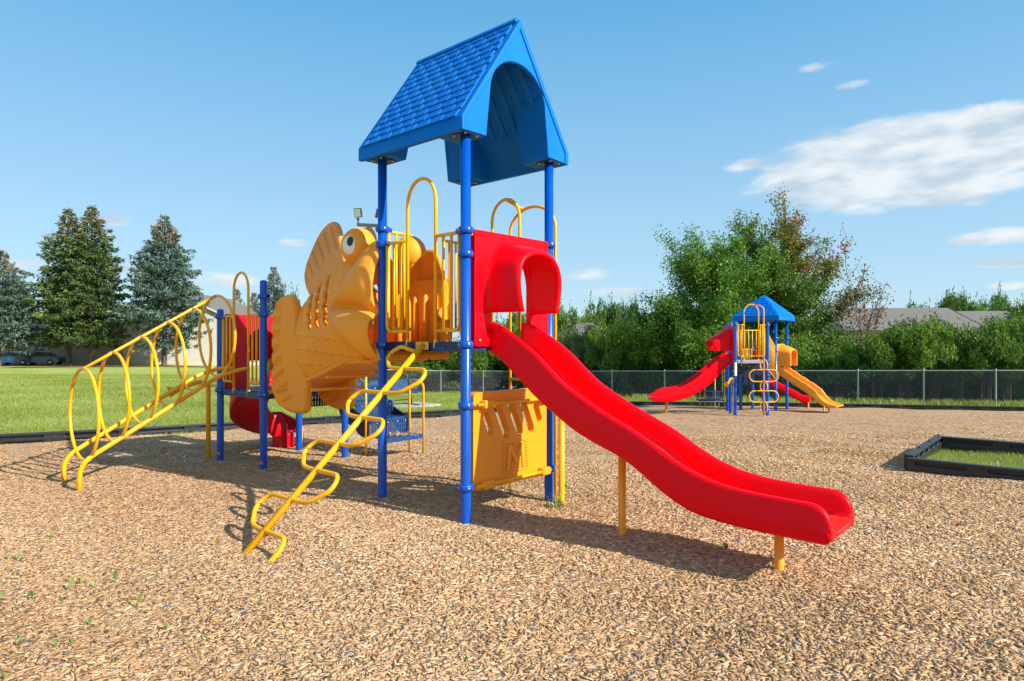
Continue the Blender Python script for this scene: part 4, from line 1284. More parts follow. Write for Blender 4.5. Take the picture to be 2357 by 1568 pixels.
        eye = mb.build('eye', M['fish'], body, smooth=True)
        def cap(name, e, ra, rb, k, mat):
            e = e.normalized(); x = zz.cross(e).normalized(); y = e.cross(x)
            mb = MB(); rows = []
            for q in np.linspace(0.02, 1, 8):
                rows.append([sph((e + (x * math.cos(a) * math.tan(ra) + y * math.sin(a) * math.tan(rb)) * q).normalized(), k - .012 * max(0, q - .86) / .14) for a in np.linspace(0, 2 * PI, 33)[:-1]])
            mb.grid(rows, wrap=True); mb.add(rows[0], [tuple(range(32))])
            return mb.build(name, mat, eye, smooth=True)
        e = wv_ * .78 + lv * .62 + zz * -.02
        cap('eye_white', e, R(25), R(29), 1.012, M['white'])
        cap('pupil', e - lv * .16 + zz * .17, R(11.5), R(15), 1.022, M['black'])
    # tunnel floor, mouth step and its ribs
    fl_ = MB()
    prof = [(1.10, 1.485), (1.45, 1.47), (1.75, 1.34), (2.3, 1.16), (2.9, 1.0), (3.46, .90)]
    fl_.grid([[W(u, v, z + .06 * abs(v - VCF) ** 2) for v in np.linspace(VCF - .33, VCF + .33, 9)] for u, z in prof])
    fl_.build('tunnel_floor', M['fish'], body, solid=.04)
    fr = MB()
    for v in (.62, .5, .22):
        fr.tube([W(1.52, v, 1.45), W(1.50, v, 1.9), W(1.505, v, 2.0)], [.045, .03, .012], 12)
    fr.build('mouth_rib', M['fish'], body)
    lw = MB()
    lw.grid([[W(1.11 + .14 * (1 - math.cos(a)), v, 1.33 + .14 * math.sin(a)) for a in np.linspace(0, PI, 9)] for v in np.linspace(-.06, .86, 8)])
    lw.build('lower_lip', M['fish'], body, solid=.03, smooth=True)
    # inner far wall of the wide mouth
    fw = MB()
    vw = lambda u: .80 - .22 * (u - 1.16)
    fw.plate([(1.14, 1.42), (1.98, 1.42), (1.98, 2.17), (1.14, 2.17)], [], lambda a, b, t: W(a, vw(a) + t, b), .0, .12)
    fw.build('mouth_wall', M['fish'], body, bevel=.03, seg=3)
    for k, u in enumerate((1.24, 1.37, 1.50, 1.64)):
        rb = MB(); vv = vw(u) - .008; rb.tube([W(u, vv, 1.48), W(u, vv, 1.75), W(u, vv, 1.98), W(u, vv + .03, 2.04)], [.045, .038, .026, .008], 12); rb.build('mouth_rib', M['fish'], body)
    # rungs and brackets under the belly
    for (u, z) in ((2.12, 1.13), (2.40, .98)):
        b = MB(); b.tube([W(u, .02, z), W(u, .70, z)], .018, 10); b.build('tie_rod', M['fish'], body)
        b = MB(); b.box(W(u, .69, z), (Vector((0, 0, 1)) * .05 + FU * .02), FV * .008, FU * .022); b.build('bracket', M['fishfin'], body, bevel=.006)
build_fish()

# ------------------------------------------------------------------ the far play structure
def build_far():
    A = Vector((5.87, 17.1, 0)); B = Vector((6.72, 17.1, 0)); I = Vector((6.05, 18.0, 0)); H = Vector((7.02, 18.15, 0)); J = Vector((6.27, 18.9, 0))
    C = Vector((7.75, 19.1, 0)); D = C + FV * .95; E_ = C + FU * 1.05; G = C + FU * 1.05 + FV * .95
    g0 = gz(6.5, 18)
    root = thing('play_structure', Vector((6.5, 18, g0)), 'smaller blue playground structure with a pyramid roof and slides on both sides, in the distance', 'play structure')
    d1, d2 = 1.03, .66
    for p, top in ((A, 2.05), (B, 2.03), (I, 2.05), (H, 2.03), (J, 2.04)):
        post(p, g0 - .25, top, root)
        clamp(p, top - .09, root); clamp(p, d1 - .02, root)
    clamp(A, .38, root); clamp(B, .62, root); clamp(B, -.28, root)
    for p in (C, D, E_, G):
        post(p, g0 - .3, 2.2, root, dome=False); clamp(p, 1.62, root); clamp(p, 1.24, root); clamp(p, d2, root)
    # decks
    m = MB(); m.plate([(A.x + .03, A.y), (B.x - .03, B.y), (H.x, H.y), (I.x, I.y)], [], lambda a, b, t: Vector((a, b, d1 + t)), -.02, .0)
    dk = m.build('deck', M['bluecoat'], root)
    m = MB(); m.box(((A.x + B.x) / 2, A.y, d1 - .04), (.36, 0, 0), (0, .02, 0), (0, 0, .045)); m.build('deck_beam', M['galv'], dk, bevel=.006)
    cc = (C + D + E_ + G) / 4
    m = MB(); m.box(cc + Vector((0, 0, d2)), FU * .5, FV * .45, (0, 0, .03)); m.build('deck', M['bluecoat'], root)
    # roof
    h = .70; e0, e1, za = 2.135, 2.275, 2.95
    m = MB()
    cor = [cc + FU * a * h + FV * b * h for a, b in ((-1, -1), (1, -1), (1, 1), (-1, 1))]
    ap = cc + Vector((0, 0, za))
    lo = [Vector((p.x, p.y, e0)) for p in cor]; hi = [Vector((p.x, p.y, e1)) for p in cor]
    m.add(lo + hi + [ap], [(i, (i + 1) % 4, 4 + (i + 1) % 4, 4 + i) for i in range(4)] + [(4 + i, 4 + (i + 1) % 4, 8) for i in range(4)] + [(3, 2, 1, 0)])
    rf = m.build('roof', M['roof'], root, bevel=.02, seg=2)
    for k in range(4):
        p0, p1 = hi[k], hi[(k + 1) % 4]
        ax = (p1 - p0).normalized(); mid = (p0 + p1) / 2; dn = (ap - mid); L = dn.length; dn = dn.normalized(); nn = ax.cross(dn)
        if nn.z < 0: nn = -nn
        g = MB(); rows = 9
        for r in range(rows):
            s0, s1 = L * r / rows, L * (r + 1) / rows + .01
            hw = h * (1 - (r + .6) / rows)
            x = -hw + .02 - (.08 if r % 2 else 0)
            while x < hw - .02:
                a, b = max(x + .006, -hw + .01), min(x + .155, hw - .01)
                if b - a > .03:
                    P = lambda u, s, q: mid + ax * u + dn * s + nn * q
                    g.add([P(a, s0, 0), P(b, s0, 0), P(b, s1, -.002), P(a, s1, -.002), P(a, s0, .026), P(b, s0, .012), P(b, s1, .002), P(a, s1, .010)], [(0, 3, 2, 1), (4, 5, 6, 7), (0, 1, 5, 4), (1, 2, 6, 5), (2, 3, 7, 6), (3, 0, 4, 7)])
                x += .165
        g.build('shingle_slope', M['roof'], rf)
    # entry side with hoop, between A and B
    EA = Frame(A, (1, 0), (0, -1))
    entry(EA, .85, d1, root)
    EB = Frame(I, (H - I).normalized().to_2d(), (0, 1))
    barrier(EB, .08, .88, d1 + .08, d1 + .80, root, nb=6)
    m = MB()
    for k in range(6):
        q = B.lerp(C, .10 + .15 * k); m.tube([q + Vector((0, 0, .78 - .06 * k)), q + Vector((0, 0, 1.72 - .06 * k))], .013, 8)
    for zz in (1.72, .78): m.tube([B + Vector((0, 0, zz + .01)), B.lerp(C, .95) + Vector((0, 0, zz - .36))], .0145, 8)
    m.build('barrier', M['yellow'], root)
    EG = Frame(E_, (FV.x, FV.y), (FU.x, FU.y)); barrier(EG, .08, .87, d2 + .08, d2 + .62, root, nb=6)
    m = MB(); m.plate([(.05, .70), (.98, .70), (.98, 1.25), (.05, 1.25)], [], lambda a, b, t: G - FU * a + Vector((0, 0, b)) + FV * t, -.02, .02); m.build('side_panel', M['red'], root, bevel=.01)
    # loop climber in front of post B
    q = gp(1758, 958.4)
    m = MB(); m.tube(fillet([q + Vector((0, 0, -.2)), Vector((q.x, q.y, 2.40)), Vector((q.x - .12, q.y + .1, 2.47)), Vector((6.32, 17.1, 2.46))], .12), .0165, 10)
    lc = m.build('loop_climber', M['yellow'], root)
    def pz(cy): return HC + (788 - (661.8 + .2018 * cy)) / FPX * q.y
    for y0, y1, fr in ((820, 950, 0), (940, 1075, 1), (1065, 1195, 0), (1180, 1310, 1), (1298, 1440, 0)):
        z0, z1 = pz(y1), pz(y0); c = Vector((q.x, q.y, (z0 + z1) / 2)); hh = (z1 - z0) / 2
        pts = []
        w = .375 if fr else .15
        ax = Vector((1, 0, 0)) if fr else Vector((.25, -1, 0)).normalized()
        for a in np.linspace(0, 2 * PI, 41)[:-1]:
            ex = w - hh if fr else 0
            pts.append(c + ax * ((ex if math.cos(a) > 0 else -ex) + (hh if fr else w) * math.cos(a)) + Vector((0, 0, hh * math.sin(a))))
        t = MB(); t.tube(pts, .016, 8, closed=True); t.build('loop', M['yellow'], lc)
    # talk tube
    q = gp(1689, 956.6)
    def py(cx, cy, Y): return at(1467.4 + .2018 * cx, 661.8 + .2018 * cy, Y)
    m = MB(); e = py(1030, 1095, q.y - .06)
    m.tube(fillet([q + Vector((0, 0, -.2)), py(1098, 1035, q.y), py(1060, 1040, q.y), e], .07), .029, 12)
    t = m.build('talk_tube', M['yellow'], root)
    h_ = MB(); h_.lathe(e, [(.03, -.03), (.045, .03), (.075, .07), (.078, .075), (.05, .05), (0, .03)], 16, 0, (-.7, -.6, -.35)); h_.build('horn', M['yellow'], t)
    s = MB(); s.grid([[Vector((A.x + .046 * math.cos(a), A.y + .046 * math.sin(a), z)) for a in np.linspace(R(215), R(325), 8)] for z in (.62, .99)]); s.build('label_sticker', M['white'], root, fix=False)
    # red slide to the left
    near = [(1090, 735, 850), (1000, 775, 925), (940, 805, 990), (880, 858, 1058), (800, 930, 1130), (740, 980, 1170), (640, 1060, 1232), (560, 1110, 1268), (480, 1140, 1290), (400, 1152, 1306), (330, 1156, 1312), (270, 1180, 1310), (220, 1215, 1306), (178, 1255, 1300)]
    Yn = 17.28
    rim = []; low = []
    for cx, r, l in near:
        p = py(cx, r, Yn); b = py(cx, l, Yn); rim.append((A.x - p.x, p.z)); low.append((A.x - p.x, b.z))
    rs, ls = smooth_tab(rim, 120, .06), smooth_tab(low, 120, .06)
    sl = slide_body('slide', lambda s, t, z: Vector((A.x - s, 17.55 + t, z)), lambda s: interp(ls, s), lambda s: interp(rs, s), lambda s: interp(ls, s) + .08, np.linspace(rim[0][0], rim[-1][0], 48), .27, root, 'red', wall=.06)
    sl['label'] = 'red slide running down to the left'
    m = MB()
    rows = []
    for s, dl in [(x, 0) for x in np.linspace(-.02, .555, 7)] + [(.575, .01), (.58, .03), (.56, .04)] + [(x, .045) for x in np.linspace(.5, 0, 5)]:
        f = s / .56; zt = 1.92 - .33 * f - dl; zb = 1.27; hw = .30 - dl; lean = .10 * f
        rows.append([Vector((A.x - s + (.11 if False else 0) + lean * (1 - (z - zb) / (zt - zb)) * 1.1, 17.55 + t, z)) for t, z in [(-hw, zb), (-hw, zb + (zt - zb) * .35)] + [(-hw * math.cos(a), zb + (zt - zb) * (.6 + .4 * math.sin(a))) for a in np.linspace(0, PI, 13)] + [(hw, zb + (zt - zb) * .35), (hw, zb)]])
    m.grid(rows); m.build('slide_hood', M['red'], sl, smooth=True)
    m = MB(); m.plate([(17.2, .98), (17.95, .98), (17.95, 1.93), (17.2, 1.93)], [[(17.32, 1.05), (17.8, 1.05), (17.8, 1.7), (17.32, 1.7)]], lambda a, b, t: Vector((A.x + t, a, b)), -.03, .0); m.build('slide_panel', M['red'], sl, bevel=.01)
    b = gp(1531.5, 951); m = MB(); m.tube([Vector((b.x, b.y, b.z - .1)), Vector((b.x + .05, b.y + .02, b.z + .42))], .03, 12); m.build('slide_leg', M['ypanel'], sl)
    # orange slide to the right
    W3 = lambda s, t, z: C + FV * (.46 + t) - FU * s + Vector((0, 0, z))
    lw = smooth_tab([(-.03, .58), (.15, .47), (.45, .27), (.8, .05), (1.0, -.10), (1.12, -.22), (1.25, -.31), (1.5, -.36), (1.62, -.33)], 80, .06)
    rm = smooth_tab([(-.03, .85), (.10, .78), (.25, .66), (.35, .61), (.48, .50), (.58, .46), (.72, .35), (.82, .31), (.96, .20), (1.06, .13), (1.16, -.02), (1.28, -.16), (1.45, -.24), (1.62, -.28)], 120, .022)
    so = slide_body('slide', W3, lambda s: interp(lw, s), lambda s: interp(rm, s), lambda s: interp(lw, s) + .05, np.linspace(-.03, 1.62, 60), .34, root, 'ypanel', wall=.06)
    so['label'] = 'orange yellow slide with wavy rims running down to the right'
    rows = []
    for s, dl in [(x, 0) for x in np.linspace(-.03, .36, 7)] + [(.375, .01), (.38, .025), (.37, .04)] + [(x, .045) for x in np.linspace(.32, 0, 5)]:
        f = s / .37; zt = 1.42 - .12 * f * f - dl; zb = .80; hw = .33 - .03 * f - dl
        rows.append([W3(s, t, z) for t, z in [(-hw, zb), (-hw, zb + .25)] + [(-hw * math.cos(a), zb + .36 + (zt - zb - .36) * math.sin(a)) for a in np.linspace(0, PI, 15)] + [(hw, zb + .25), (hw, zb)]])
    m = MB(); m.grid(rows); m.build('slide_hood', M['ypanel'], so, smooth=True)
    m = MB(); m.plate([(-.36, .56), (.36, .56), (.36, 1.40), (.25, 1.45), (-.25, 1.45), (-.36, 1.40)], [[(-.24, .62), (.24, .62), (.24, 1.1), (-.24, 1.1)]], lambda a, b, t: W3(t, a, b), -.03, .01); m.build('slide_panel', M['ypanel'], so, bevel=.01)
    for s, t in ((1.36, -.1), (1.1, .35)):
        p = W3(s, t, 0); gg = gz(p.x, p.y); m = MB(); m.lathe((p.x, p.y, 0), [(.024, gg - .1), (.024, -.25), (0, -.25)], 10); m.build('slide_leg', M['ypanel'], so)
    # low red slide behind it
    p0 = py(1490, 1080, 20.6); p1 = py(1965, 1300, 20.1)
    dv = (p1 - p0); dh = Vector((dv.x, dv.y, 0)); Lh = dh.length; dh.normalize(); sd = Vector((-dh.y, dh.x, 0))
    lr = smooth_tab([(-.1, p0.z - .02), (Lh * .7, p0.z + dv.z * .72 - .1), (Lh * .82, p1.z - .05), (Lh, p1.z - .06)], 60, .05)
    sr = slide_body('slide', lambda s, t, z: Vector((p0.x, p0.y, 0)) + dh * s + sd * t + Vector((0, 0, z)), lambda s: interp(lr, s), lambda s: interp(lr, s) + .22, lambda s: interp(lr, s) + .06, np.linspace(-.1, Lh, 24), .25, root, 'red')
    sr['label'] = 'low red slide half hidden behind the posts'
    p = py(1948, 1396, 19.9); m = MB(); m.tube([Vector((p.x, p.y, gz(p.x, p.y) - .1)), Vector((p.x, p.y, p1.z))], .024, 10); m.build('slide_leg', M['ypanel'], sr)
    # perforated risers and steps
    st = MB()
    P0 = py(1138, 1000, 17.85); P1 = py(1432, 856, 17.85)
    perf(st, lambda a, b, t: Vector((P0.x + a, P0.y + t, P0.z + b)), P1.x - P0.x, P1.z - P0.z, .008, 16, 5)
    o = st.build('steps', M['navy'], root)
    st = MB(); P0 = py(1212, 1108, 18.2); P1 = py(1325, 1000, 18.2)
    perf(st, lambda a, b, t: Vector((P0.x + a, P0.y + t, P0.z + b)), P1.x - P0.x, P1.z - P0.z, .008, 6, 4); st.build('riser', M['navy'], o)
    P0 = py(775, 1268, 18.9); P1 = py(982, 1196, 18.9)
    st = MB(); perf(st, lambda a, b, t: Vector((P0.x + a, P0.y + t, P0.z + b)), P1.x - P0.x, P1.z - P0.z, .008, 12, 2); st.build('riser', M['navy'], o)
    st = MB(); st.box(((P0.x + P1.x) / 2, P0.y + .18, P1.z), ((P1.x - P0.x) / 2, 0, 0), (0, .18, 0), (0, 0, .015)); st.build('tread', M['bluecoat'], o)
    P0 = py(713, 1300, 18.5); P1 = py(988, 1268, 18.5)
    st = MB(); st.box(((P0.x + P1.x) / 2, P0.y + .2, P0.z + .02), ((P1.x - P0.x) / 2, 0, 0), (0, .2, 0), (0, 0, .02)); st.build('tread', M['bluecoat'], o)
    for cx, base, top in ((713, 1365, 1180), (770, 1370, 1140), (884, 1362, 1035), (931, 1386, 1290), (994, 1390, 930)):
        g = gp(1467.4 + .2018 * cx, 661.8 + .2018 * base)
        t = MB(); t.tube([g + Vector((0, 0, -.1)), Vector((g.x, g.y, py(cx, top, g.y).z))], .016, 8); t.build('handrail', M['yellow'], o)
build_far()

# ------------------------------------------------------------------ bench, light pole, hydrant, fence
def build_bench():
    c = gp(914, 936) ; z = c.z
    a = FV; n = -FU
    root = thing('park_bench', c, 'blue perforated metal bench with black legs on a concrete pad, behind the fish', 'bench')
    P = lambda s, t, h: c + a * s + n * t + Vector((0, 0, h))
    def slab(name, s0, s1, fn, w, t):
        m = MB()
        holes = [[(s0 + .05 + i * .055, .02 + k * (w - .03) / 7), (s0 + .085 + i * .055, .02 + k * (w - .03) / 7), (s0 + .085 + i * .055, .035 + k * (w - .03) / 7), (s0 + .05 + i * .055, .035 + k * (w - .03) / 7)] for i in range(int((s1 - s0) / .055) - 1) for k in range(7)]
        m.plate([(s0, 0), (s1, 0), (s1, w), (s0, w)], holes, fn, -t, t)
        m.build(name, M['bluecoat'], root, bevel=.0)
        e = MB(); e.tube([fn(s0, 0, 0), fn(s1, 0, 0), fn(s1, w, 0), fn(s0, w, 0)], .016, 8, closed=True); e.build(name + '_rim', M['bluecoat'], root)
    slab('seat', -.95, .95, lambda s, b, t: P(s, .26 - b, .45 + t), .32, .008)
    slab('backrest', -.95, .95, lambda s, b, t: P(s, -.12 - b * .22 + t, .52 + b), .33, .008)
    for s in (-.6, .6):
        m = MB()
        m.tube([P(s, -.38, .03), P(s, .40, .03)], .03, 10)
        m.tube(fillet([P(s, .02, .03), P(s, -.06, .44), P(s, -.20, .86)], .1), .026, 10)
        m.tube([P(s, -.05, .43), P(s, .26, .43)], .022, 8)
        m.build('leg', M['black'], root)
    m = MB(); m.tube([P(-.6, 0, .2), P(.6, 0, .2)], .016, 8); m.build('stretcher', M['black'], root)
    p2 = gp(906, 936)
    m = MB(); m.box(p2 + Vector((.1, .1, -.02)), a * 1.35, n * .62, (0, 0, .04)); m.build('concrete_pad', M['concrete'], base=p2, kind='structure', bevel=.01)

def build_pole():
    c = gp(850, 925)
    root = thing('light_pole', c, 'dark square light pole with two floodlights on a crossbar, rising behind the fish', 'light pole')
    m = MB(); ztop = at(850, 522, c.y).z
    m.box((c.x, c.y, (c.z + ztop) / 2), (.075, 0, 0), (0, .075, 0), (0, 0, (ztop - c.z) / 2)); m.build('shaft', M['dark'], root, bevel=.01)
    m = MB(); m.box((c.x, c.y, c.z + .16), (.16, 0, 0), (0, .16, 0), (0, 0, .16)); m.build('base_cover', M['dark'], root, bevel=.015)
    m = MB(); m.box((c.x + .02, c.y, ztop + .05), (.43, .12, 0), (0, .06, 0), (0, 0, .055)); m.build('crossbar', M['dark'], root, bevel=.01)
    for s, yaw in ((-.38, -.35), (.34, 1.15)):
        b = Vector((c.x + s, c.y + s * .28, ztop + .1))
        k = MB(); k.tube([b, b + Vector((0, 0, .22))], .03, 8); k.lathe(b + Vector((0, 0, .12)), [(.03, 0), (.06, .01), (.06, .05), (.03, .06)], 10)
        dx = Vector((math.cos(yaw), math.sin(yaw), 0)); dn = Vector((math.sin(yaw), -math.cos(yaw), -.25)).normalized(); up = dx.cross(dn); up = up if up.z > 0 else -up
        h = b + Vector((0, 0, .38))
        k.box(h, dx * .14, dn * .05, up * .165)
        for q in range(7): k.box(h - dn * .07 + up * (-.14 + .047 * q), dx * .13, dn * .025, up * .008)
        f = k.build('floodlight', M['dark'], root, bevel=.006, seg=1)
        k = MB(); k.box(h + dn * .052, dx * .115, dn * .004, up * .14); k.build('lens', M['white'], f)

def build_hydrant():
    c = gp(488.5, 856.5)
    m = MB(); k = .85
    m.lathe(c, [(.17 * k, 0), (.17 * k, .05), (.11 * k, .06), (.11 * k, .45), (.14 * k, .47), (.14 * k, .50), (.12 * k, .55), (.06 * k, .62), (.03 * k, .63), (.03 * k, .68), (0, .68)], 14)
    for d in ((1, 0, 0), (-1, 0, 0), (0, -1, 0)): m.lathe(c + Vector((0, 0, .36)), [(.05, .08), (.05, .18), (.065, .18), (.065, .22), (0, .23)], 10, 0, d)
    o = m.build('fire_hydrant', M['yellow'], base=c)
    tag(o, 'small yellow fire hydrant on the lawn far behind the ring climber', 'hydrant')

FENCE = [gp(*p) for p in ((560, 900), (914, 902), (1207, 902.5), (1409, 914.6), (1975, 927.5), (2292, 934), (2720, 942.5))]
def fence_y(px):
    return float(np.interp(px, [560, 914, 1207, 1409, 1975, 2292, 2720], [p.y for p in FENCE]))
def build_fence():
    fh = 1.20
    root = thing('chain_link_fence', FENCE[3], 'long low galvanised chain-link fence in front of the bushes', 'fence')
    pos = []; posts = []
    for a, b in zip(FENCE, FENCE[1:]):
        L = (b - a).length; n = max(1, round(L / 2.75))
        for k in range(n): posts.append(a.lerp(b, k / n))
    posts.append(FENCE[-1])
    for p in posts:
        m = MB(); m.lathe(p, [(.030, -.2), (.030, fh + .02), (.034, fh + .03), (.02, fh + .06), (0, fh + .065)], 10); m.build('fence_post', M['galv'], root)
    m = MB(); m.tube([p + Vector((0, 0, fh)) for p in FENCE], .021, 8); m.build('top_rail', M['galv'], root)
    # woven wire: two families of diagonal wires, bent in a fine zig-zag out of plane
    m = MB()
    pitch = .072
    for a, b in zip(FENCE, FENCE[1:]):
        d = b - a; L = Vector((d.x, d.y)).length; n = int(L / pitch); w = .0019
        ex = d / L; nn = Vector((-ex.y, ex.x, 0)).normalized()
        for fam in (1, -1):
            for k in range(-17, n + 1):
                s0 = k * pitch; s1 = s0 + fh * .95
                z0, z1 = 0, fh
                if s1 < 0 or s0 > L: continue
                if s0 < 0: z0 = -s0 / .95; s0 = 0
                if s1 > L: z1 = fh - (s1 - L) / .95; s1 = L
                if fam < 0: z0, z1 = fh - z0, fh - z1
                p = a + ex * s0 + Vector((0, 0, z0 + .02)); q = a + ex * s1 + Vector((0, 0, z1 + .02))
                t = (q - p).normalized(); up = nn.cross(t)
                vs = [c + o for c in (p, q) for o in (nn * w, up * w - nn * w * .5, -up * w - nn * w * .5)]
                m.add([v + nn * (.003 * fam) for v in vs], [(0, 1, 4, 3), (1, 2, 5, 4), (2, 0, 3, 5)])
    m.build('wire_mesh', M['wire'], root, fix=False)
build_bench(); build_pole(); build_hydrant(); build_fence()

# ------------------------------------------------------------------ buildings and cars
def gable_house(name, c, ax, L, Wd, zb, ze, za, wall, label, cat, windows=(), over=.35, hip=0.0):
    """ax: ridge direction, L along it, Wd across"""
    ax = Vector((ax[0], ax[1], 0)).normalized(); nx = Vector((-ax.y, ax.x, 0))
    root = thing(name, Vector((c[0], c[1], zb)), label, cat)
    P = lambda s, t, z: Vector((c[0], c[1], 0)) + ax * s + nx * t + Vector((0, 0, z))
    m = MB()
    pts = [(-Wd / 2, zb - .5), (Wd / 2, zb - .5), (Wd / 2, ze), (0, za if not hip else ze), (-Wd / 2, ze)]
    m.plate(pts, [], lambda a, b, t: P(t, a, b), -L / 2, L / 2)
    wl = m.build('wall', wall, root)
    m = MB(); e = over; up = (za - ze) / (Wd / 2); t = .12
    zl = ze - e * up
    for s in (-1, 1):
        ins = hip
        vs = [P(-L / 2 - e, s * (Wd / 2 + e), zl + .02), P(L / 2 + e, s * (Wd / 2 + e), zl + .02), P(L / 2 + e - ins, 0, za + .02), P(-L / 2 - e + ins, 0, za + .02)]
        m.add(vs + [v + Vector((0, 0, t)) for v in vs], [(0, 1, 2, 3), (7, 6, 5, 4), (0, 4, 5, 1), (1, 5, 6, 2), (2, 6, 7, 3), (3, 7, 4, 0)])
    if hip:
        for q in (-1, 1):
            vs = [P(q * (L / 2 + e), -(Wd / 2 + e), zl + .02), P(q * (L / 2 + e), Wd / 2 + e, zl + .02), P(q * (L / 2 + e - hip), 0, za + .02)]
            m.add(vs + [v + Vector((0, 0, t)) for v in vs], [(0, 1, 2), (5, 4, 3), (0, 3, 4, 1)])
    m.build('roof', M['shingle'], root)
    m = MB()
    for s in (-1, 1):
        m.box(P(0, s * (Wd / 2 + e + .02), zl + .04), ax * (L / 2 + e), nx * .03, (0, 0, .09))
        if not hip:
            for q in (-1, 1):
                A = P(q * (L / 2 + e + .015), s * (Wd / 2 + e), zl + .06); Bq = P(q * (L / 2 + e + .015), 0, za + .08)
                d = (Bq - A); m.box((A + Bq) / 2, d / 2, ax * .02, (0, 0, .10))
    m.build('fascia', M['white'] if wall is M['siding'] or 'pale' in name else M['dark'], root)
    for (s, t, z, w, h) in windows:
        f = MB()
        side = -1 if t < 0 else 1
        cc = P(s, side * (Wd / 2), z)
        f.plate([(-w / 2 - .08, -h / 2 - .08), (w / 2 + .08, -h / 2 - .08), (w / 2 + .08, h / 2 + .08), (-w / 2 - .08, h / 2 + .08)], [[(-w / 2, -h / 2), (-.03, -h / 2), (-.03, h / 2), (-w / 2, h / 2)], [(.03, -h / 2), (w / 2, -h / 2), (w / 2, h / 2), (.03, h / 2)]], lambda a, b, q: cc + ax * a + Vector((0, 0, b)) + nx * side * q, .003, .06)
        fo = f.build('window', M['white'], root)
        g = MB(); g.box(cc + nx * side * .012, ax * (w / 2), nx * .004, (0, 0, h / 2)); g.build('pane', M['glass'], fo)
    return root

def build_houses():
    # low beige block behind the spruces: two gabled wings
    def X(px, Y): return (px - 1178.5) / FPX * Y
    Y = 75.0; g = gz(X(200, Y), Y)
    x0, x1 = X(57, Y), X(285, Y)
    zt = at(0, 742, Y).z; za = at(0, 690, Y).z
    gable_house('beige_building', ((x0 + x1) / 2, Y + 8), (0, 1), 16, x1 - x0, g, zt, za, M['siding'], 'long beige sided building behind the tall spruces on the left', 'building', over=.3)
    x0, x1 = X(262, Y), X(497, Y)
    zt = at(0, 722, Y).z; za = at(0, 668, Y).z
    gable_house('pale_building', ((x0 + x1) / 2, Y + 9.2), (0, 1), 16, x1 - x0, g, zt, za, M['sidingwhite'], 'pale sided gabled building partly hidden by the blue spruce', 'building', over=.3, windows=())
    m = MB(); a = gp(20, 846); b = gp(520, 847)
    m.grid([[Vector((q.x, q.y + d, gz(q.x, q.y + d) + .03)) for d in (-1.2, 1.2)] for q in [a.lerp(b, t) for t in np.linspace(0, 1, 20)]]); m.build('mulch_bed', M['redmulch'], kind='structure')
    m = MB(); m.abox(-62, X(56, 71.5), 67, 84, gz(-45, 72) - .5, gz(-45, 74) + .05); m.build('parking_lot', M['asphalt'], kind='structure')
    # apartment block on the right
    Y = 52.0; gr = -2.0
    xa, xb = X(1965, Y), X(2262, Y)
    zr = at(0, 713, Y + 5).z; ze = at(0, 760, Y).z
    gable_house('apartment_block', ((xa + xb) / 2, Y + 5), (1, -.05), xb - xa, 10, gr, ze, zr, M['siding2'], 'long grey roofed apartment block behind the bushes on the right', 'building', windows=((5.3, -1, ze - .85, 1.5, 1.4), (1.2, -1, ze - .85, 1.5, 1.4), (-3.2, -1, ze - .85, 1.5, 1.4)), over=.4)
    xa, xb = X(2248, Y), X(2420, Y)
    gable_house('apartment_wing', ((xa + xb) / 2, Y + 5.4), (1, -.05), xb - xa, 10, gr, ze - .1, zr - .25, M['siding2'], 'end wing of the apartment block, its grey roof a step lower, at the right edge', 'building', over=.4)
    Y = 58.0
    xa, xb = X(1292, Y), X(1420, Y)
    gable_house('small_house', ((xa + xb) / 2, Y + 3), (1, 0), xb - xa, 7, -2.2, at(0, 776, Y).z, at(0, 747, Y + 3).z, M['sidingwhite'], 'small grey hip-roofed house just right of the slide hood, behind bushes', 'house', windows=((-1.9, -1, at(0, 790, Y).z, 1.1, 1.0), (1.5, -1, at(0, 790, Y).z, 1.1, 1.0)), hip=2.2)

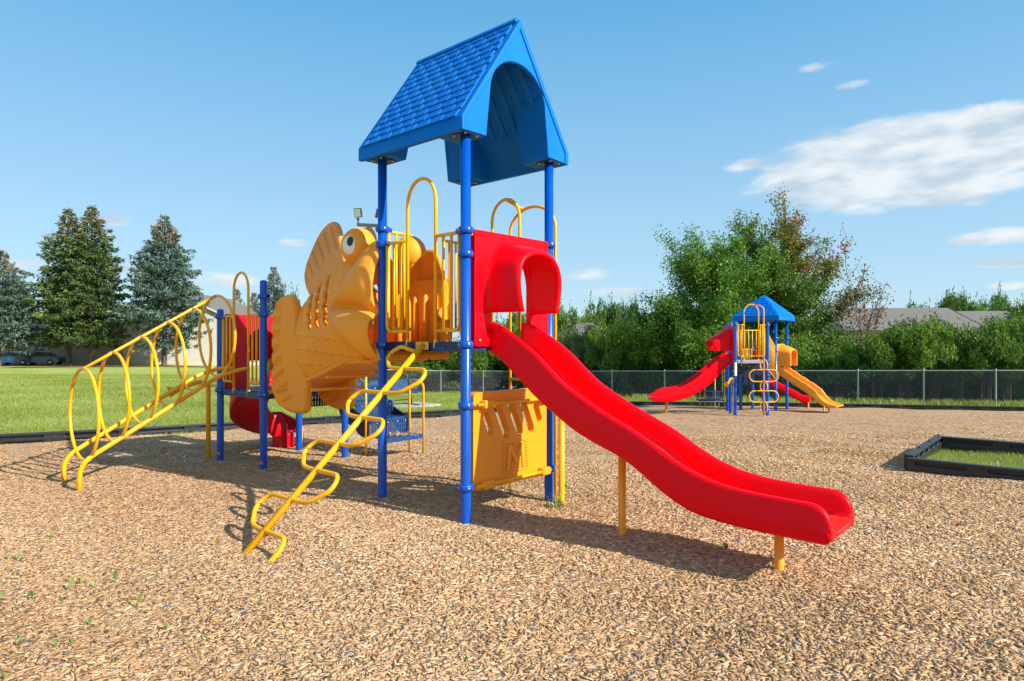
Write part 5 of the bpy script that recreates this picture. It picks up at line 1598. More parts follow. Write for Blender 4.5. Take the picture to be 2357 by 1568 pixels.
def build_car(c, yaw, mat, label, L=4.5):
    root = thing('parked_car', c, label, 'car', None)
    d = Vector((math.cos(yaw), math.sin(yaw), 0)); n = Vector((-d.y, d.x, 0))
    P = lambda s, t, z: c + d * s + n * t + Vector((0, 0, z))
    prof = [(-2.2, .35), (-2.25, .62), (-2.1, .86), (-1.55, .95), (-.75, 1.40), (.05, 1.45), (.55, 1.38), (1.25, .98), (1.95, .88), (2.2, .72), (2.25, .40), (2.1, .28), (-2.1, .28)]
    m = MB(); rows = []
    for t, k in ((-.86, .0), (-.9, .5), (-.82, 1), (0, 1.0), (.82, 1), (.9, .5), (.86, 0)):
        rows.append([P(s, t * (1 - .16 * max(0, (z - .9) / .5)), z if abs(t) < .85 or z < .5 else z) for s, z in prof])
    m.grid(rows, wrap=True); k = len(prof)
    m.add(rows[0], [tuple(range(k))]); m.add(rows[-1], [tuple(range(k))[::-1]])
    m.build('body', mat, root, smooth=False, bevel=.03)
    g = MB()
    for sg in (-1, 1):
        q = [(-1.35, .97), (-.72, 1.33), (.05, 1.38), (.5, 1.32), (1.05, .98)]
        g.add([P(s, sg * (.885 - .16 * .9 * max(0, (z - .9) / .5) + .004), z) for s, z in q], [tuple(range(5))])
    g.add([P(1.22, -.7, 1.0), P(1.22, .7, 1.0), P(.6, .66, 1.375), P(.6, -.66, 1.375)], [(0, 1, 2, 3)])
    g.build('window', M['glass'], root)
    for s in (-1.38, 1.38):
        for t in (-.82, .82):
            w = MB(); w.lathe(P(s, t - .1, .32), [(0, 0), (.24, 0), (.32, .02), (.32, .18), (.24, .2), (0, .2)], 18, 0, n); wo = w.build('wheel', M['tyre'], root)
            w = MB()
            sg = -1 if t < 0 else 1
            w.lathe(P(s, t + sg * .101, .32), [(.2, 0), (.2, .012), (.03, .02), (0, .02)], 5, 0, n * sg); w.build('rim', M['steel'], wo)
build_houses()
for px, py_, yaw, mat, lab in ((-8, 843, .05, 'carblue', 'blue car parked at the far left edge behind the first spruce trunk'), (78, 842, .10, 'cardark', 'dark blue car parked right of the first spruce trunk, beside the beige wall')):
    p = gp(px, py_); p.z = gz(-45, 74) + .05
    build_car(Vector((p.x, 71.5, p.z)), yaw, M[mat], lab)

# ------------------------------------------------------------------ trees and bushes
def foliage_obj(name, me, parent):
    o = bpy.data.objects.new(name, me); attach(o, parent); return o

def wood(tubes, name, mat, parent):
    m = MB()
    for pts, rad in tubes: m.tube(pts, rad, 6 if max(rad) < .05 else 9, cap=False)
    return m.build(name, mat, parent, fix=False)

def branch_tree(seed, H, trunk_h, width, nlimb, el=(25, 75), r0=.16, nsub=7, lean=(0, 0), up=.25, low=.35):
    r = random.Random(seed)
    tubes = []; segs = []
    n = 6
    tp = [Vector((lean[0] * t + r.uniform(-.05, .05), lean[1] * t + r.uniform(-.05, .05), trunk_h * t)) for t in [i / n for i in range(n + 1)]]
    tubes.append((tp, [r0 * (1 - .55 * i / n) for i in range(n + 1)]))
    for i in range(nlimb):
        t = low + (1 - low) * (i + .5) / nlimb
        p = tp[0].lerp(tp[-1], t)
        az = i * 2.399 + r.uniform(-.4, .4); e = R(el[0] + (el[1] - el[0]) * (t - low) / (1 - low) + r.uniform(-9, 9))
        d = Vector((math.cos(az) * math.cos(e), math.sin(az) * math.cos(e), math.sin(e)))
        # length to the crown's ellipsoid shell
        L = 1.0 / math.sqrt((math.cos(e) / (width / 2)) ** 2 + (math.sin(e) / max(.5, H - p.z)) ** 2) * r.uniform(.78, 1.12)
        pts = [p]; dd = d.copy(); k = 7
        for s in range(k):
            dd = (dd + Vector((r.uniform(-.18, .18), r.uniform(-.18, .18), up * .25 + r.uniform(-.1, .1)))).normalized()
            pts.append(pts[-1] + dd * L / k)
        rb = r0 * .45
        tubes.append((pts, [rb * (1 - .85 * s / k) + .006 for s in range(k + 1)]))
        for s in range(nsub):
            f = .28 + .72 * (s + r.random()) / nsub
            q = pts[min(k - 1, int(f * k))].lerp(pts[min(k, int(f * k) + 1)], f * k - int(f * k))
            dl = (pts[-1] - pts[0]).normalized()
            sd = (dl * .75 + Vector((r.gauss(0, .7), r.gauss(0, .7), r.gauss(.25, .5)))).normalized()
            l2 = L * r.uniform(.20, .38)
            e2 = q + sd * l2 * .5; e3 = e2 + (sd + Vector((r.gauss(0, .25), r.gauss(0, .25), r.gauss(.1, .2)))).normalized() * l2 * .5
            tubes.append(([q, e2, e3], [.016, .010, .004]))
            segs.append((q, e3, l2))
        segs.append((pts[-3], pts[-1], L * .25))
    return tubes, segs

def seg_points(segs, n, sig, g, tip=1.0):
    A = np.array([s[0] for s in segs]); B = np.array([s[1] for s in segs]); w = np.array([s[2] for s in segs]); w = w / w.sum()
    i = g.choice(len(segs), n, p=w); t = g.uniform(.05, 1.08, n) ** (1 / tip)
    P = A[i] + (B[i] - A[i]) * t[:, None] + g.normal(size=(n, 3)) * sig
    return P, i

def make_tree(name, base, label, cat, H, trunk_h, width, nlimb, nleaf, size, mat, seed, sig=.14, tintf=None, group=None, wmat='bark', droop=.2, flat=.4, **kw):
    g = np.random.default_rng(seed)
    root = thing(name, base, label, cat, group)
    tubes, segs = branch_tree(seed, H, trunk_h, width, nlimb, **kw)
    loc = base
    m = MB()
    for pts, rad in tubes: m.tube([p + loc for p in pts], rad, 6 if max(rad) < .05 else 9, cap=False)
    m.build('trunk', M[wmat], root, fix=False)
    if nleaf:
        P, i = seg_points(segs, nleaf, sig, g)
        cl = g.uniform(0, 1, len(segs))[i]
        tint = np.clip(.55 * g.beta(2, 2, nleaf) + .35 * cl + .0, 0, 1)
        if tintf is not None: tint = np.clip(tintf(P, tint, g, cl), 0, 1)
        foliage_obj('crown', leaves(name + '_crown', P, size, M[mat], g, tint, droop=droop, flat=flat), root)
    return root

def build_trees():
    b = gp(1668, 905); b = Vector(((1668 - 1178.5) / FPX * 30.5, 30.5, gz(9, 30.5)))
    top = at(0, 505, 30.5).z - b.z
    make_tree('broadleaf_tree', b, 'green broadleaf tree, the left of the two tall trees behind the far play structure', 'tree', top * .84, top * .50, 8.2, 30, 66000, .115, 'leaflight', 31, up=.10, sig=.17, el=(-8, 82), r0=.13, nsub=16, lean=(-.2, 0), low=.30)
    b = Vector(((1800 - 1178.5) / FPX * 31.5, 31.5, gz(12, 31.5)))
    top = at(0, 462, 31.5).z - b.z
    def red(P, t, g, cl):
        h = np.clip((P[:, 2] / top - .45) / .4, 0, 1) * np.clip(.5 + P[:, 0] / 3.5, .15, 1)
        return .64 * t + .78 * h * (.45 + .9 * (cl > .45)) * g.uniform(.4, 1.1, len(t))
    make_tree('cherry_tree', b, 'tall tree with upright branches and reddish brown leaves at its top right', 'tree', top * .86, top * .50, 7.2, 32, 62000, .12, 'leafred', 44, sig=.13, tintf=red, el=(-4, 82), r0=.14, nsub=16, lean=(.1, 0), droop=.7, low=.2, up=.14)
    b = Vector(((1985 - 1178.5) / FPX * 29.0, 29.0, gz(15, 29.0)))
    top = at(0, 585, 29).z - b.z
    make_tree('bare_tree', b, 'thin nearly leafless grey tree with a few brown leaves, right of the tall trees', 'tree', top, top * .35, 2.9, 14, 1300, .12, 'leafbrown', 52, sig=.08, el=(45, 86), r0=.06, nsub=8, wmat='greybark', droop=.8, low=.15)
    b = Vector(((1325 - 1178.5) / FPX * 36.0, 36.0, gz(3, 36)))
    make_tree('twiggy_shrub', b, 'pale twiggy half-dead shrub in front of the small house', 'shrub', at(0, 752, 36).z - b.z, 1.2, 3.0, 16, 3200, .075, 'leafolive', 63, sig=.10, el=(30, 86), r0=.04, nsub=8, wmat='greybark', low=.1)
    b = Vector(((1035 - 1178.5) / FPX * 42.0, 42.0, gz(-3, 42)))
    make_tree('twiggy_shrub', b, 'tangle of bare twigs showing under the high deck of the near play structure', 'shrub', at(0, 800, 42).z - b.z, 1.0, 3.6, 18, 1500, .08, 'leafolive', 64, sig=.12, el=(15, 80), r0=.035, nsub=9, wmat='greybark', low=.1)
    # hedge row: a few prototypes, every bush an object of its own
    protos = []
    for k, (mat, seed) in enumerate((('leaf', 1), ('leaflight', 2), ('leaf', 3), ('leafolive', 4), ('leaflight', 5), ('leaf', 6), ('leaf', 8))):
        g = np.random.default_rng(seed * 13)
        nl = 48
        C_ = np.stack([g.normal(0, .36, nl), g.normal(0, .36, nl), g.uniform(.40 if k < 6 else .08, .84, nl)], 1)
        rr = g.uniform(.10, .25, nl)
        N = 11000
        i = g.choice(nl, N, p=rr ** 2 / (rr ** 2).sum())
        d = g.normal(size=(N, 3)); d /= np.linalg.norm(d, axis=1)[:, None]
        P = C_[i] + d * (rr[i] * g.uniform(.45, 1.10, N) ** .5)[:, None] * np.array([1, 1, .62])
        # sprays that break the outline
        M_ = 90; sp = g.choice(N, M_); D = g.normal(size=(M_, 3)); D[:, 2] = np.abs(D[:, 2]) + .5; D /= np.linalg.norm(D, axis=1)[:, None]
        q = g.choice(M_, 1800); P2 = P[sp][q] + D[q] * g.uniform(0, .15 if k % 2 else .24, (1800, 1)) + g.normal(0, .018, (1800, 3))
        P = np.concatenate([P, P2]); i = np.concatenate([i, g.choice(nl, 1800)])
        k_ = P[:, 2] > (.20 + .16 * g.uniform(size=len(P)) if k < 6 else 0); P = P[k_]; i = i[k_]
        tint = np.clip(.6 * g.beta(2, 2.2, len(P)) + .34 * g.uniform(0, 1, nl)[i] + .10, 0, 1)
        protos.append((leaves('bush_foliage', P, .047, M[mat], g, tint, droop=.1, flat=.5), g))
    stems = MB()
    r = random.Random(5)
    for k in range(9):
        a = r.uniform(0, 6.28); w = r.uniform(.1, .4)
        stems.tube([(0.1 * math.cos(a), .1 * math.sin(a), -.05), (w * .5 * math.cos(a), w * .5 * math.sin(a), .4), (w * math.cos(a + .3), w * math.sin(a + .3), .85)], [.014, .010, .004], 5, cap=False)
    so = stems.build('stems', M['bark'], None, fix=False); sme = so.data; bpy.data.objects.remove(so)
    roots = []
    rows = []
    front = [(930, 805, 62, 0, 2), (1000, 795, 70, 2, 2.2), (1068, 770, 62, 0, 2), (1130, 752, 60, 2, 2), (1200, 745, 62, 1, 2.4), (1262, 742, 55, 0, 2.2), (1312, 778, 46, 3, 1.6), (1368, 768, 56, 3, 1.8), (1432, 728, 62, 1, 2), (1500, 714, 66, 2, 2.6), (1562, 704, 60, 0, 2.6), (1632, 728, 70, 2, 2.4), (1712, 752, 66, 0, 2.4), (1792, 770, 66, 4, 2), (1868, 772, 66, 1, 2), (1938, 792, 62, 0, 2), (2020, 776, 60, 2, 1.8), (2082, 748, 64, 4, 2), (2150, 744, 60, 1, 2.2), (2205, 756, 56, 4, 2.2), (2268, 746, 60, 0, 2.0), (2322, 728, 62, 4, 2.6), (2385, 706, 64, 1, 3.0), (2460, 716, 64, 4, 3)]
    for px, ty, w, k, off in front: rows.append((px, ty, w, k, off, 'f'))
    for px in range(900, 2480, 70): rows.append((px, 800, 92, 6, 4.4, 'u'))
    for (px, ty, w) in ((1290, 800, 80), (1390, 770, 80), (1480, 742, 80), (1600, 740, 90), (1700, 735, 90), (1800, 735, 90), (1900, 752, 90), (2030, 790, 90), (2180, 786, 90), (2330, 745, 90)): rows.append((px, ty, w, 6, 6.4, 'b'))
    rows.sort(key=lambda q: q[0])
    n_all = 0
    cnt = {'f': 0, 'u': 0, 'b': 0}
    for px, ty, w, k, off, row in rows:
        Y = fence_y(px) + off; x = (px - 1178.5) / FPX * Y; z = gz(x, Y)
        h = at(0, ty, Y).z - z; wd = w / FPX * Y * 1.5; h *= .97 + .06 * math.sin(n_all * 2.3); n_all += 1
        n = cnt[row]; cnt[row] += 1
        kind = {'f': ('bush', ['dark green', 'bright yellow green', 'dense green', 'pale olive', 'light green', '', ''][k]), 'u': ('undergrowth_shrub', 'low shady'), 'b': ('bush', 'deep green')}[row]
        lab = {'f': f'{kind[1]} bush, {ORD[n]} from the left in the hedge behind the chain-link fence', 'u': f'low shady shrub in the dark gap under the hedge, {ORD[n]} from the left', 'b': f'deep green bush in the second row of the hedge, {ORD[n]} from the left'}[row]
        root = thing(kind[0], Vector((x, Y, z)), lab, 'bush', {'f': 'hedge bushes behind the fence', 'u': 'low shrubs behind the fence wire', 'b': 'second row of hedge bushes'}[row])
        o = foliage_obj('crown', protos[k][0], root); s = foliage_obj('stems', sme, root)
        root.scale = (wd, wd * .9, h / .98); root.rotation_euler = (0, 0, rnd.uniform(0, 6.28))
    # slim young trees that break the line of the hedge
    for n, (px, ty, off, mat) in enumerate(((1345, 742, 3.2, 'leafolive'), (1468, 686, 3.5, 'leaflight'), (1532, 676, 4.0, 'leaf'), (1590, 690, 3.4, 'leaf'), (2062, 752, 3.6, 'leaflight'), (2118, 722, 3.2, 'leafolive'), (2300, 730, 3.4, 'leaflight'), (2352, 704, 4.4, 'leaf'))):
        Y = fence_y(px) + off; x = (px - 1178.5) / FPX * Y; z = gz(x, Y)
        H = at(0, ty, Y).z - z
        make_tree('young_tree', Vector((x, Y, z)), f'slim young tree rising out of the hedge, {ORD[n]} from the left', 'tree', H * .9, H * .55, 2.6, 16, 9000, .095, mat, 90 + n, sig=.10, el=(15, 84), r0=.05, nsub=8, low=.3, up=.15, group='young trees in the hedge')
    # far broadleaf trees
    far = [(1292, 703, 46, 1, 66), (1342, 720, 40, 1, 66), (1398, 690, 46, 0, 70), (1452, 688, 44, 2, 70), (1532, 712, 50, 0, 72), (1110, 735, 60, 0, 70), (1180, 725, 60, 2, 70), (1245, 712, 50, 0, 70), (2150, 690, 40, 0, 82), (2192, 671, 46, 2, 80), (2243, 674, 46, 0, 80), (2300, 684, 44, 2, 82), (2352, 680, 50, 0, 82), (2420, 676, 50, 2, 82), (660, 668, 40, 4, 95), (2095, 712, 30, 2, 90)]
    far.sort(key=lambda q: q[0])
    for n, (px, ty, w, k, Y) in enumerate(far):
        x = (px - 1178.5) / FPX * Y; z = gz(x, Y)
        root = thing('distant_tree', Vector((x, Y, z)), f'round dark green tree in the far distance, {ORD[n]} from the left along the skyline', 'tree', 'distant broadleaf trees')
        foliage_obj('crown', protos[k][0], root); foliage_obj('stems', sme, root)
        root.scale = (w / FPX * Y * 1.15,) * 2 + ((at(0, ty, Y).z - z) / .98,); root.rotation_euler = (0, 0, n * 1.7)

def spruce(base, H, Rm, seed, mat, label, tops=1, bare=.13, dens=1.0):
    g = np.random.default_rng(seed); r = random.Random(seed)
    root = thing('spruce_tree', base, label, 'spruce', None)
    m = MB()
    m.tube([base + Vector((0, 0, -.3)), base + Vector((r.uniform(-.1, .1), 0, H * .5)), base + Vector((0, 0, H * .985))], [H * .018, H * .010, .02], 9, cap=False)
    Ps = []; Ds = []; Ts = []
    lev = int(38 * dens); 
    for L in range(lev):
        f = (L + .5) / lev; f = bare + (1 - bare) * f
        rad = Rm * 1.22 * (1 - f) ** .56 * (1.0 if f > .36 else .42 + .58 * f / .36) * (1 if f < .78 else ((1 - f) / .22) ** .42) * r.uniform(.74, 1.1)
        nb = 9 if f < .8 else 6
        ph = r.uniform(0, 6.28)
        for k in range(nb):
            if r.random() < (.12 if f > .30 else .42): continue
            a = ph + 2 * PI * k / nb + r.uniform(-.25, .25); Lb = rad * r.choice((r.uniform(.6, 1.0), r.uniform(.85, 1.28))) + .15
            d = Vector((math.cos(a), math.sin(a), 0)); sd = Vector((-d.y, d.x, 0))
            z0 = H * f + r.uniform(-.12, .12) + .18 * Lb
            dr = r.uniform(.22, .42)
            pts = []
            for q in range(5):
                t = q / 4; pts.append(base + Vector((0, 0, z0)) + d * Lb * t + Vector((0, 0, -dr * Lb * math.sin(t * 2.0) * .75 + .10 * Lb * max(0, t - .7))))
            if L % 2 == 0: m.tube(pts, [.035 * (1 - f) + .012, .026 * (1 - f) + .01, .018 * (1 - f) + .008, .012, .006], 5, cap=False)
            ns = max(5, int(Lb * 11 * dens))
            t = g.uniform(.12, 1.0, ns) ** .75
            wd = .30 * Lb * np.sin(np.clip(t * 1.15, 0, 1) * PI) ** .8 + .10
            lat = g.uniform(-1, 1, ns) * wd
            for q in range(ns):
                tt = t[q]; p = pts[min(3, int(tt * 4))].lerp(pts[min(4, int(tt * 4) + 1)], tt * 4 - int(tt * 4))
                p = p + sd * lat[q] - base
                hang = g.uniform(.02, .34)
                for j in range(3):
                    Ps.append((p.x, p.y, p.z - hang * j * .33)); dv = d * (1 - .5 * j * .4) + sd * (lat[q] / (wd[q] + .01)) * .8 + Vector((0, 0, -.25 - .45 * j))
                    Ds.append((dv.x, dv.y, dv.z))
                    cone = f > .80 and g.uniform() < .30
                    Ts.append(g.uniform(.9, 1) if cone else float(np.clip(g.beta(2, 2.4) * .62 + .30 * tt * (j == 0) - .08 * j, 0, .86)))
    m.build('trunk', M['bark'], root, fix=False)
    P = np.array(Ps); D = np.array(Ds); D /= np.linalg.norm(D, axis=1)[:, None]
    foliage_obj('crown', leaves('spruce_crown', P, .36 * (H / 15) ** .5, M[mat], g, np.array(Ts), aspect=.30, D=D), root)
    return root

def build_spruces():
    for px, ty, wpx, Y, seed, mat, dens, lab in (
        (-2, 572, 92, 68, 71, 'bluenee', 1.0, 'spruce cut off by the left edge of the picture, trunk bare at its foot'),
        (158, 477, 86, 70.8, 72, 'needle', 1.0, 'tall dark green spruce, the left one of the close pair at the beige building'),
        (212, 473, 88, 70, 73, 'needle', 1.1, 'tallest dark green spruce, the right one of the close pair at the beige building'),
        (378, 495, 98, 70, 74, 'bluenee', 1.1, 'tall blue grey spruce behind the ring climber'),
        (40, 640, 60, 84, 79, 'needle', .9, 'dark spruce standing in the gap between the parked cars and the beige wall'),
        (545, 664, 32, 100, 75, 'needle', .8, 'small distant spruce seen through the grab hoop of the low deck'),
        (585, 672, 30, 104, 76, 'needle', .8, 'smallest distant spruce just left of the tall blue post of the low deck'),
        (630, 612, 46, 92, 77, 'bluenee', .9, 'distant spruce rising between the low deck post and the fish tail'),
        (505, 690, 34, 110, 78, 'bluenee', .8, 'distant spruce behind the top of the ring climber'),
    ):
        x = (px - 1178.5) / FPX * Y; z = gz(x, Y)
        spruce(Vector((x, Y, z)), at(0, ty, Y).z - z, wpx / FPX * Y, seed, mat, lab, dens=dens)

def sprout(base, hs, label, seed, group='weed sprouts in the wood chips', w=.012, name='weed_sprout', spread=.35):
    r = random.Random(seed)
    m = MB()
    for h in hs:
        a = r.uniform(0, 6.28); ln = r.uniform(.1, spread) * h; d = Vector((math.cos(a), math.sin(a), 0))
        sd = Vector((1, 0, 0)) if h == hs[0] else Vector((-d.y, d.x, 0)); ww = w * (h / .1) ** .5
        rows = []
        for t, k in ((0, .25), (.25, .4), (.55, .9), (.75, 1.0), (.9, .65), (1, .05)):
            c = base + d * ln * t * t + Vector((0, 0, h * (t - .12 * t * t)))
            rows.append([c - sd * ww * k, c + Vector((0, 0, -.002)) + d * .002, c + sd * ww * k])
        m.grid(rows)
    o = m.build(name, M['weed'], base=base)
    return tag(o, label, 'weed', group)

M['weed'] = pmat('weed_leaf', (.22, .38, .08), .5, .15, 20)
def build_weeds():
    V = [(1000, 690, (.11, .05, .04), 'tallest weed blade with a round leaf at its foot, on the left of the chips'), (595, 770, (.09, .03, .03), 'upright narrow weed blade left of the tallest weed'), (1190, 925, (.105, .03), 'lone upright pale weed blade with a broad tip, nearest the picture centre'), (435, 345, (.06, .03, .03), 'small weed with one upright blade, farther back on the left'), (585, 275, (.045, .02), 'tiny weed at the back of the left weed patch'), (480, 275, (.04, .03, .03), 'tiny two-leaf weed just left of the tiny back weed'), (535, 920, (.06, .02), 'short leaning weed blade below the upright narrow one'), (280, 880, (.06, .07, .06, .05, .05, .04), 'spreading dandelion-like weed with several flat leaves'), (155, 1300, (.06, .05, .045), 'three-leaved weed low at the lower left'), (485, 1290, (.05, .04, .03), 'thin forked weed right of the three-leaved one'), (620, 1280, (.05, .06, .03), 'weed with one leaf lying to the left, bottom row of weeds'), (780, 1080, (.05, .05, .03), 'weed with a leaf lying across the chips, below the dandelion row'), (1440, 1130, (.05, .035, .03), 'faint thin weed farthest right of the foreground weeds'), (150, 530, (.07, .03), 'upright weed blade near the left picture edge'), (60, 520, (.045, .03, .03), 'small weed beside the left picture edge'), (120, 660, (.03, .03), 'tiny weed tuft below the left upright blade'), (20, 870, (.05, .05), 'weed cut by the left picture edge'), (700, 710, (.05, .07), 'weed with a long yellowish leaf between the two upright blades'), (810, 740, (.045, .04), 'small rounded weed right of the yellowish leaf'), (40, 1560, (.04, .04), 'weed at the lower left corner')]
    for n, (cx, cy, hs, lab) in enumerate(V):
        p = gp(.266 * cx, 1150.9 + .266 * cy); p.z = float(mz(np.array(p.x), np.array(p.y)))
        sprout(p, hs, lab, n)
    def mp(x, y):
        p = gp(x, y); p.z = float(mz(np.array(p.x), np.array(p.y))); return p
    sprout(mp(1672, 1270), (.06, .05, .05, .04, .04), 'small leafy weed in the shadow edge under the long red slide', 40, None, w=.02)
    sprout(mp(602, 1238), (.05, .05, .045, .04, .04), 'green weed at the foot of the snake pole climber', 41, None, w=.022)
    sprout(mp(712, 1248), (.03, .025, .02), 'tiny weed right of the snake pole climber on the open chips', 42, None)
    sprout(mp(2290, 1322), (.04, .03, .03), 'small weed on the open chips at the right edge', 43, None)
    r = random.Random(9)
    for (x, y, n, hh, lab) in ((1278, 1163, 46, .13, 'tuft of long green grass between the blue post and the yellow leg under the slide'), (1232, 1136, 14, .06, 'thin wisp of grass left of the grass tuft under the slide'), (1945, 1090, 16, .05, 'flat patch of grass on the chips left of the grass box'), (2300, 1080, 10, .12, 'grass blades sprouting in front of the grass box')):
        m = MB(); c = mp(x, y)
        for k in range(n):
            a = r.uniform(0, 6.28); q = c + Vector((r.gauss(0, .05), r.gauss(0, .035), 0)); h = hh * r.uniform(.5, 1.2); d = Vector((math.cos(a), math.sin(a), 0)); s = Vector((-d.y, d.x, 0)) * .0035
            e = q + d * h * .35 + Vector((0, 0, h * .7)); t = q + d * h * .8 + Vector((0, 0, h * .8))
            m.add([q - s, q + s, e + s * .8, e - s * .8, t], [(0, 1, 2, 3), (3, 2, 4)])
        tag(m.build('grass_tuft', M['weed'], base=c, fix=False), lab, 'grass tuft')
    g = np.random.default_rng(8); n = 90
    yy = np.sqrt(g.uniform(2.4 ** 2, 11 ** 2, n)); xx = g.uniform(-.8, .8, n) * yy
    k = inside(MULCH, xx, yy) & ~inside(BOX2, xx, yy); xx, yy = xx[k], yy[k]
    me = leaves('fallen_leaves', np.stack([xx, yy, mz(xx, yy) + .014], 1), .045, M['fallen'], g, g.uniform(0, 1, len(xx)), aspect=.6, flat=3)
    attach(tag(bpy.data.objects.new('fallen_leaves', me), 'scattered small yellow and brown fallen leaves on the wood chips', 'leaves', kind='stuff'), None)
    c = mp(1303, 1115); m = MB(); m.lathe(c + Vector((0, 0, .012)), [(0, .02), (.016, .02), (.018, .01), (.016, 0), (0, 0)], 12, 0, (.3, -.5, .8))
    tag(m.build('bottle_cap', M['capgreen'], base=c), 'tiny bright green plastic cap on the chips right of the grass tuft', 'cap')
    # handful of chips spilled on the bottom step
    g = np.random.default_rng(3); n = 260
    c = W(3.19, 1.86, .224); P = np.stack([c.x + g.normal(0, .10, n), c.y + g.normal(0, .06, n), c.z + np.abs(g.normal(0, .008, n))], 1)
    me = leaves('spilled_chips', P, .035, M['chip'], g, g.beta(3, 2, n) * .9, aspect=.4, flat=3)
    attach(tag(bpy.data.objects.new('spilled_chips', me), 'small heap of wood chips spilled on the lowest blue step', 'wood chips', kind='stuff'), None)

M['fallen'] = tintmat('fallen_leaf', [(0, (.20, .09, .03)), (.5, (.55, .32, .04)), (.8, (.70, .45, .03)), (1, (.35, .08, .03))], .6, .2)
M['capgreen'] = pmat('green_plastic', (.02, .45, .10), .4, .05)
def build_thicket_soil():
    m = MB(); rows = []
    P = []
    for i in range(40):
        px = 850 + i * 45
        Y = fence_y(px); r_ = []
        for d in (.15, 1.2, 2.5, 4, 6, 9):
            y = Y + d + (.12 * math.sin(i * 1.7) if d < 1 else 0); x = (px - 1178.5) / FPX * y
            r_.append((x, y, gz(x, y) + .03 * math.sin(i + d * 2) + .02))
        P.append(r_)
    m.grid(P, flip=True); m.build('leaf_litter', M['litter'], kind='structure')
M['litter'] = pmat('leaf_litter', (.10, .075, .045), .95, .3, 4, bump=.6, bscale=25)
build_thicket_soil()
def build_far_wood():
    g = np.random.default_rng(77); P = []
    for sx, x0, x1 in ((-1, 105, 300), (1, 70, 300)):
        for k in range(46):
            y = g.uniform(95, 150) if sx < 0 else g.uniform(70, 120); x = sx * (max(x0, .86 * y) + (x1 - x0) * g.uniform() ** 1.3)
            h = g.uniform(7, 13); w = g.uniform(4, 7); z = gz(x, y)
            d = g.normal(size=(900, 3)); d /= np.linalg.norm(d, axis=1)[:, None]
            P.append(np.array([x, y, z + h * .52]) + d * np.array([w, w, h * .52]) * (g.uniform(.4, 1.08, 900) ** .5)[:, None])
    P = np.concatenate(P)
    me = leaves('distant_wood', P, .95, M['leaf'], g, np.clip(.6 * g.beta(2, 2.2, len(P)) + .1, 0, 1), droop=.1, flat=.5)
    attach(tag(bpy.data.objects.new('distant_wood', me), 'far off wood on both sides of the playground', 'wood', kind='stuff'), None)
build_far_wood()
build_trees(); build_spruces(); build_weeds()

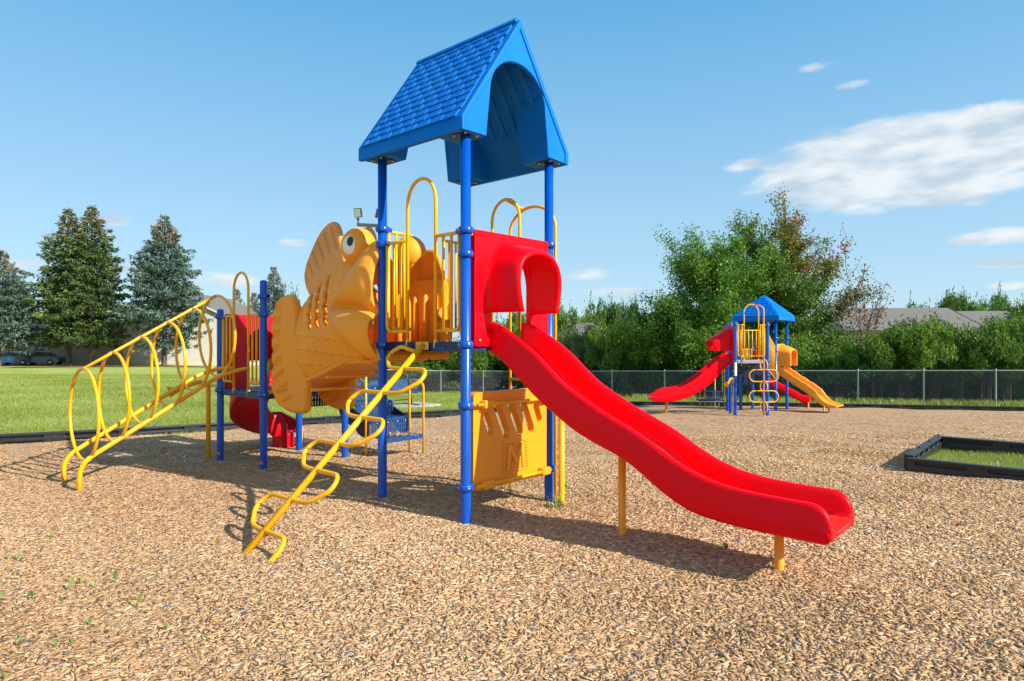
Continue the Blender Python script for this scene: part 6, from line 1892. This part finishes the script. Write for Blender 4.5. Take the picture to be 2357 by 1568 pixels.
# ------------------------------------------------------------------ sky, sun, camera
SUN_EL, SUN_AZ = 32.5, 120.0
def build_world():
    w = bpy.data.worlds.new('World'); scene.world = w; w.use_nodes = True
    N, L = w.node_tree.nodes, w.node_tree.links
    bg = N['Background']; bg.inputs[1].default_value = .11
    sk = N.new('ShaderNodeTexSky'); sk.sky_type = 'NISHITA'; sk.sun_disc = False
    sk.sun_elevation = R(SUN_EL); sk.sun_rotation = R(SUN_AZ); sk.air_density = 1.0; sk.dust_density = .5; sk.ozone_density = 2.2; sk.altitude = 200
    hs = N.new('ShaderNodeHueSaturation'); hs.inputs['Saturation'].default_value = 1.2; hs.inputs['Value'].default_value = 1.35; hs.inputs['Hue'].default_value = .502
    L.new(sk.outputs[0], hs.inputs['Color'])
    tc = N.new('ShaderNodeTexCoord'); sp = N.new('ShaderNodeSeparateXYZ'); L.new(tc.outputs['Generated'], sp.inputs[0])
    def math_(op, a, b=None, c=None, clamp_=False):
        n = N.new('ShaderNodeMath'); n.operation = op; n.use_clamp = clamp_
        for k, v in enumerate((a, b, c)):
            if v is None: continue
            if isinstance(v, (int, float)): n.inputs[k].default_value = v
            else: L.new(v, n.inputs[k])
        return n.outputs[0]
    az = math_('ARCTAN2', sp.outputs[0], sp.outputs[1]); el = math_('ARCSINE', sp.outputs[2])
    cv = N.new('ShaderNodeCombineXYZ'); L.new(az, cv.inputs[0]); L.new(math_('MULTIPLY', el, 3.0), cv.inputs[1])
    n1 = N.new('ShaderNodeTexNoise'); n1.inputs['Scale'].default_value = 12; n1.inputs['Detail'].default_value = 9; n1.inputs['Roughness'].default_value = .54; n1.inputs['Distortion'].default_value = .5
    L.new(cv.outputs[0], n1.inputs[0])
    n2 = N.new('ShaderNodeTexNoise'); n2.inputs['Scale'].default_value = 11; n2.inputs['Detail'].default_value = 6
    L.new(cv.outputs[0], n2.inputs[0])
    blobs = [(2085, 376, 480, 122, 1.0), (2205, 306, 280, 66, .95), (1960, 425, 190, 62, .55), (2330, 345, 200, 90, .5), (1720, 382, 75, 20, .55), (2285, 545, 130, 26, .8), (2310, 607, 100, 16, .6), (2335, 657, 80, 14, .7), (1880, 153, 62, 14, .62), (1962, 195, 50, 12, .5), (680, 558, 50, 13, .85), (258, 506, 56, 16, .95), (500, 645, 120, 24, .55), (1350, 632, 100, 18, .38), (1450, 672, 150, 14, .42), (50, 607, 90, 16, .8), (330, 625, 80, 18, .7), (2245, 466, 50, 11, .55), (2150, 470, 60, 10, .4), (1600, 690, 140, 14, .4)]
    tot = None
    for (px, py_, rx, ry, s) in blobs:
        a0 = math.atan((px - 1178.5) / FPX); e0 = math.atan((788 - py_) / FPX * math.cos(a0)); ra = rx / FPX * math.cos(a0) ** 2; re = ry / FPX * math.cos(a0)
        dx = math_('DIVIDE', math_('SUBTRACT', az, a0), ra); dy = math_('DIVIDE', math_('SUBTRACT', el, e0), re)
        d2 = math_('ADD', math_('MULTIPLY', dx, dx), math_('MULTIPLY', dy, dy))
        m = math_('MULTIPLY', math_('SUBTRACT', 1.0, d2, None, True), s)
        tot = m if tot is None else math_('MAXIMUM', tot, m)
    dens = math_('ADD', math_('MULTIPLY', math_('POWER', tot, .6), 1.15), math_('MULTIPLY', math_('SUBTRACT', n1.outputs[0], .5), 1.9))
    mr = N.new('ShaderNodeMapRange'); mr.interpolation_type = 'SMOOTHSTEP'; mr.inputs[1].default_value = .24; mr.inputs[2].default_value = .98
    L.new(dens, mr.inputs[0])
    fe = N.new('ShaderNodeMapRange'); fe.interpolation_type = 'SMOOTHSTEP'; fe.inputs[2].default_value = .42; L.new(tot, fe.inputs[0])
    vis = math_('MULTIPLY', mr.outputs[0], fe.outputs[0])
    vis = math_('MULTIPLY', vis, .95)
    # brighter on top, greyer folds beneath
    sh = N.new('ShaderNodeMapRange'); sh.inputs[1].default_value = .38; sh.inputs[2].default_value = .58; L.new(n2.outputs[0], sh.inputs[0])
    cr = N.new('ShaderNodeMix'); cr.data_type = 'RGBA'; L.new(sh.outputs[0], cr.inputs[0])
    cr.inputs[6].default_value = (3.3, 4.05, 4.7, 1); cr.inputs[7].default_value = (5.3, 5.6, 5.8, 1)
    # clear summer air: paler towards the horizon, unseen overhead stop raised as added fill light
    eg = N.new('ShaderNodeMapRange'); eg.inputs[1].default_value = 0; eg.inputs[2].default_value = R(60); L.new(el, eg.inputs[0])
    gr = N.new('ShaderNodeValToRGB'); e_ = gr.color_ramp.elements
    for _ in range(3): e_.new(.5)
    for q, (p_, c_) in zip(e_, ((0, (3.05, 4.4, 5.3)), (.16, (2.4, 4.0, 5.3)), (.30, (1.62, 3.45, 5.1)), (.47, (.75, 2.72, 4.8)), (1, (.9, 2.2, 3.9)))):
        q.position = p_; q.color = (*c_, 1)
    L.new(eg.outputs[0], gr.inputs[0])
    sm = N.new('ShaderNodeMix'); sm.data_type = 'RGBA'; sm.inputs[0].default_value = .85; L.new(hs.outputs[0], sm.inputs[6]); L.new(gr.outputs[0], sm.inputs[7])
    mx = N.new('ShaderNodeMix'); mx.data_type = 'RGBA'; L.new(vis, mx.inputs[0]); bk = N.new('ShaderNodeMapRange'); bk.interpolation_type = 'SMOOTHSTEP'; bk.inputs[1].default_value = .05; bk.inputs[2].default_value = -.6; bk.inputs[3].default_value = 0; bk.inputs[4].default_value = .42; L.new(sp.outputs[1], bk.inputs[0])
    sky_fill = N.new('ShaderNodeMix'); sky_fill.data_type = 'RGBA'; L.new(bk.outputs[0], sky_fill.inputs[0]); L.new(sm.outputs[2], sky_fill.inputs[6]); sky_fill.inputs[7].default_value = (4.9, 5.3, 5.7, 1)   # unseen sky behind the camera whitened, added as fill light
    L.new(sky_fill.outputs[2], mx.inputs[6]); L.new(cr.outputs[2], mx.inputs[7])
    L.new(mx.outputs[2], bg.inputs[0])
    w.cycles.sampling_method = 'AUTOMATIC'
build_world()

sun = bpy.data.lights.new('sun', 'SUN'); sun.energy = 5.0; sun.angle = R(.53); sun.color = (1.0, .93, .82)
so = bpy.data.objects.new('sun', sun); COL.objects.link(so); so.location = (20, -12, 20)
az = R(SUN_AZ); e = R(SUN_EL)
so.rotation_euler = (-Vector((math.sin(az) * math.cos(e), math.cos(az) * math.cos(e), math.sin(e)))).to_track_quat('-Z', 'Y').to_euler()

cam = bpy.data.cameras.new('camera'); co = bpy.data.objects.new('camera', cam); COL.objects.link(co)
co.location = (0, 0, HC); co.rotation_euler = (PI / 2, 0, 0)
cam.sensor_width = 36; cam.lens = FPX / 2357 * 36; cam.shift_y = 3.9 / 2357; cam.clip_end = 2000; cam.clip_start = .05
scene.camera = co
scene.view_settings.view_transform = 'Standard'; scene.view_settings.look = 'None'; scene.view_settings.exposure = .60; scene.view_settings.gamma = 1
scene.render.engine = 'CYCLES'
scene.cycles.use_denoising = True
scene.cycles.max_bounces = 8; scene.cycles.transparent_max_bounces = 4
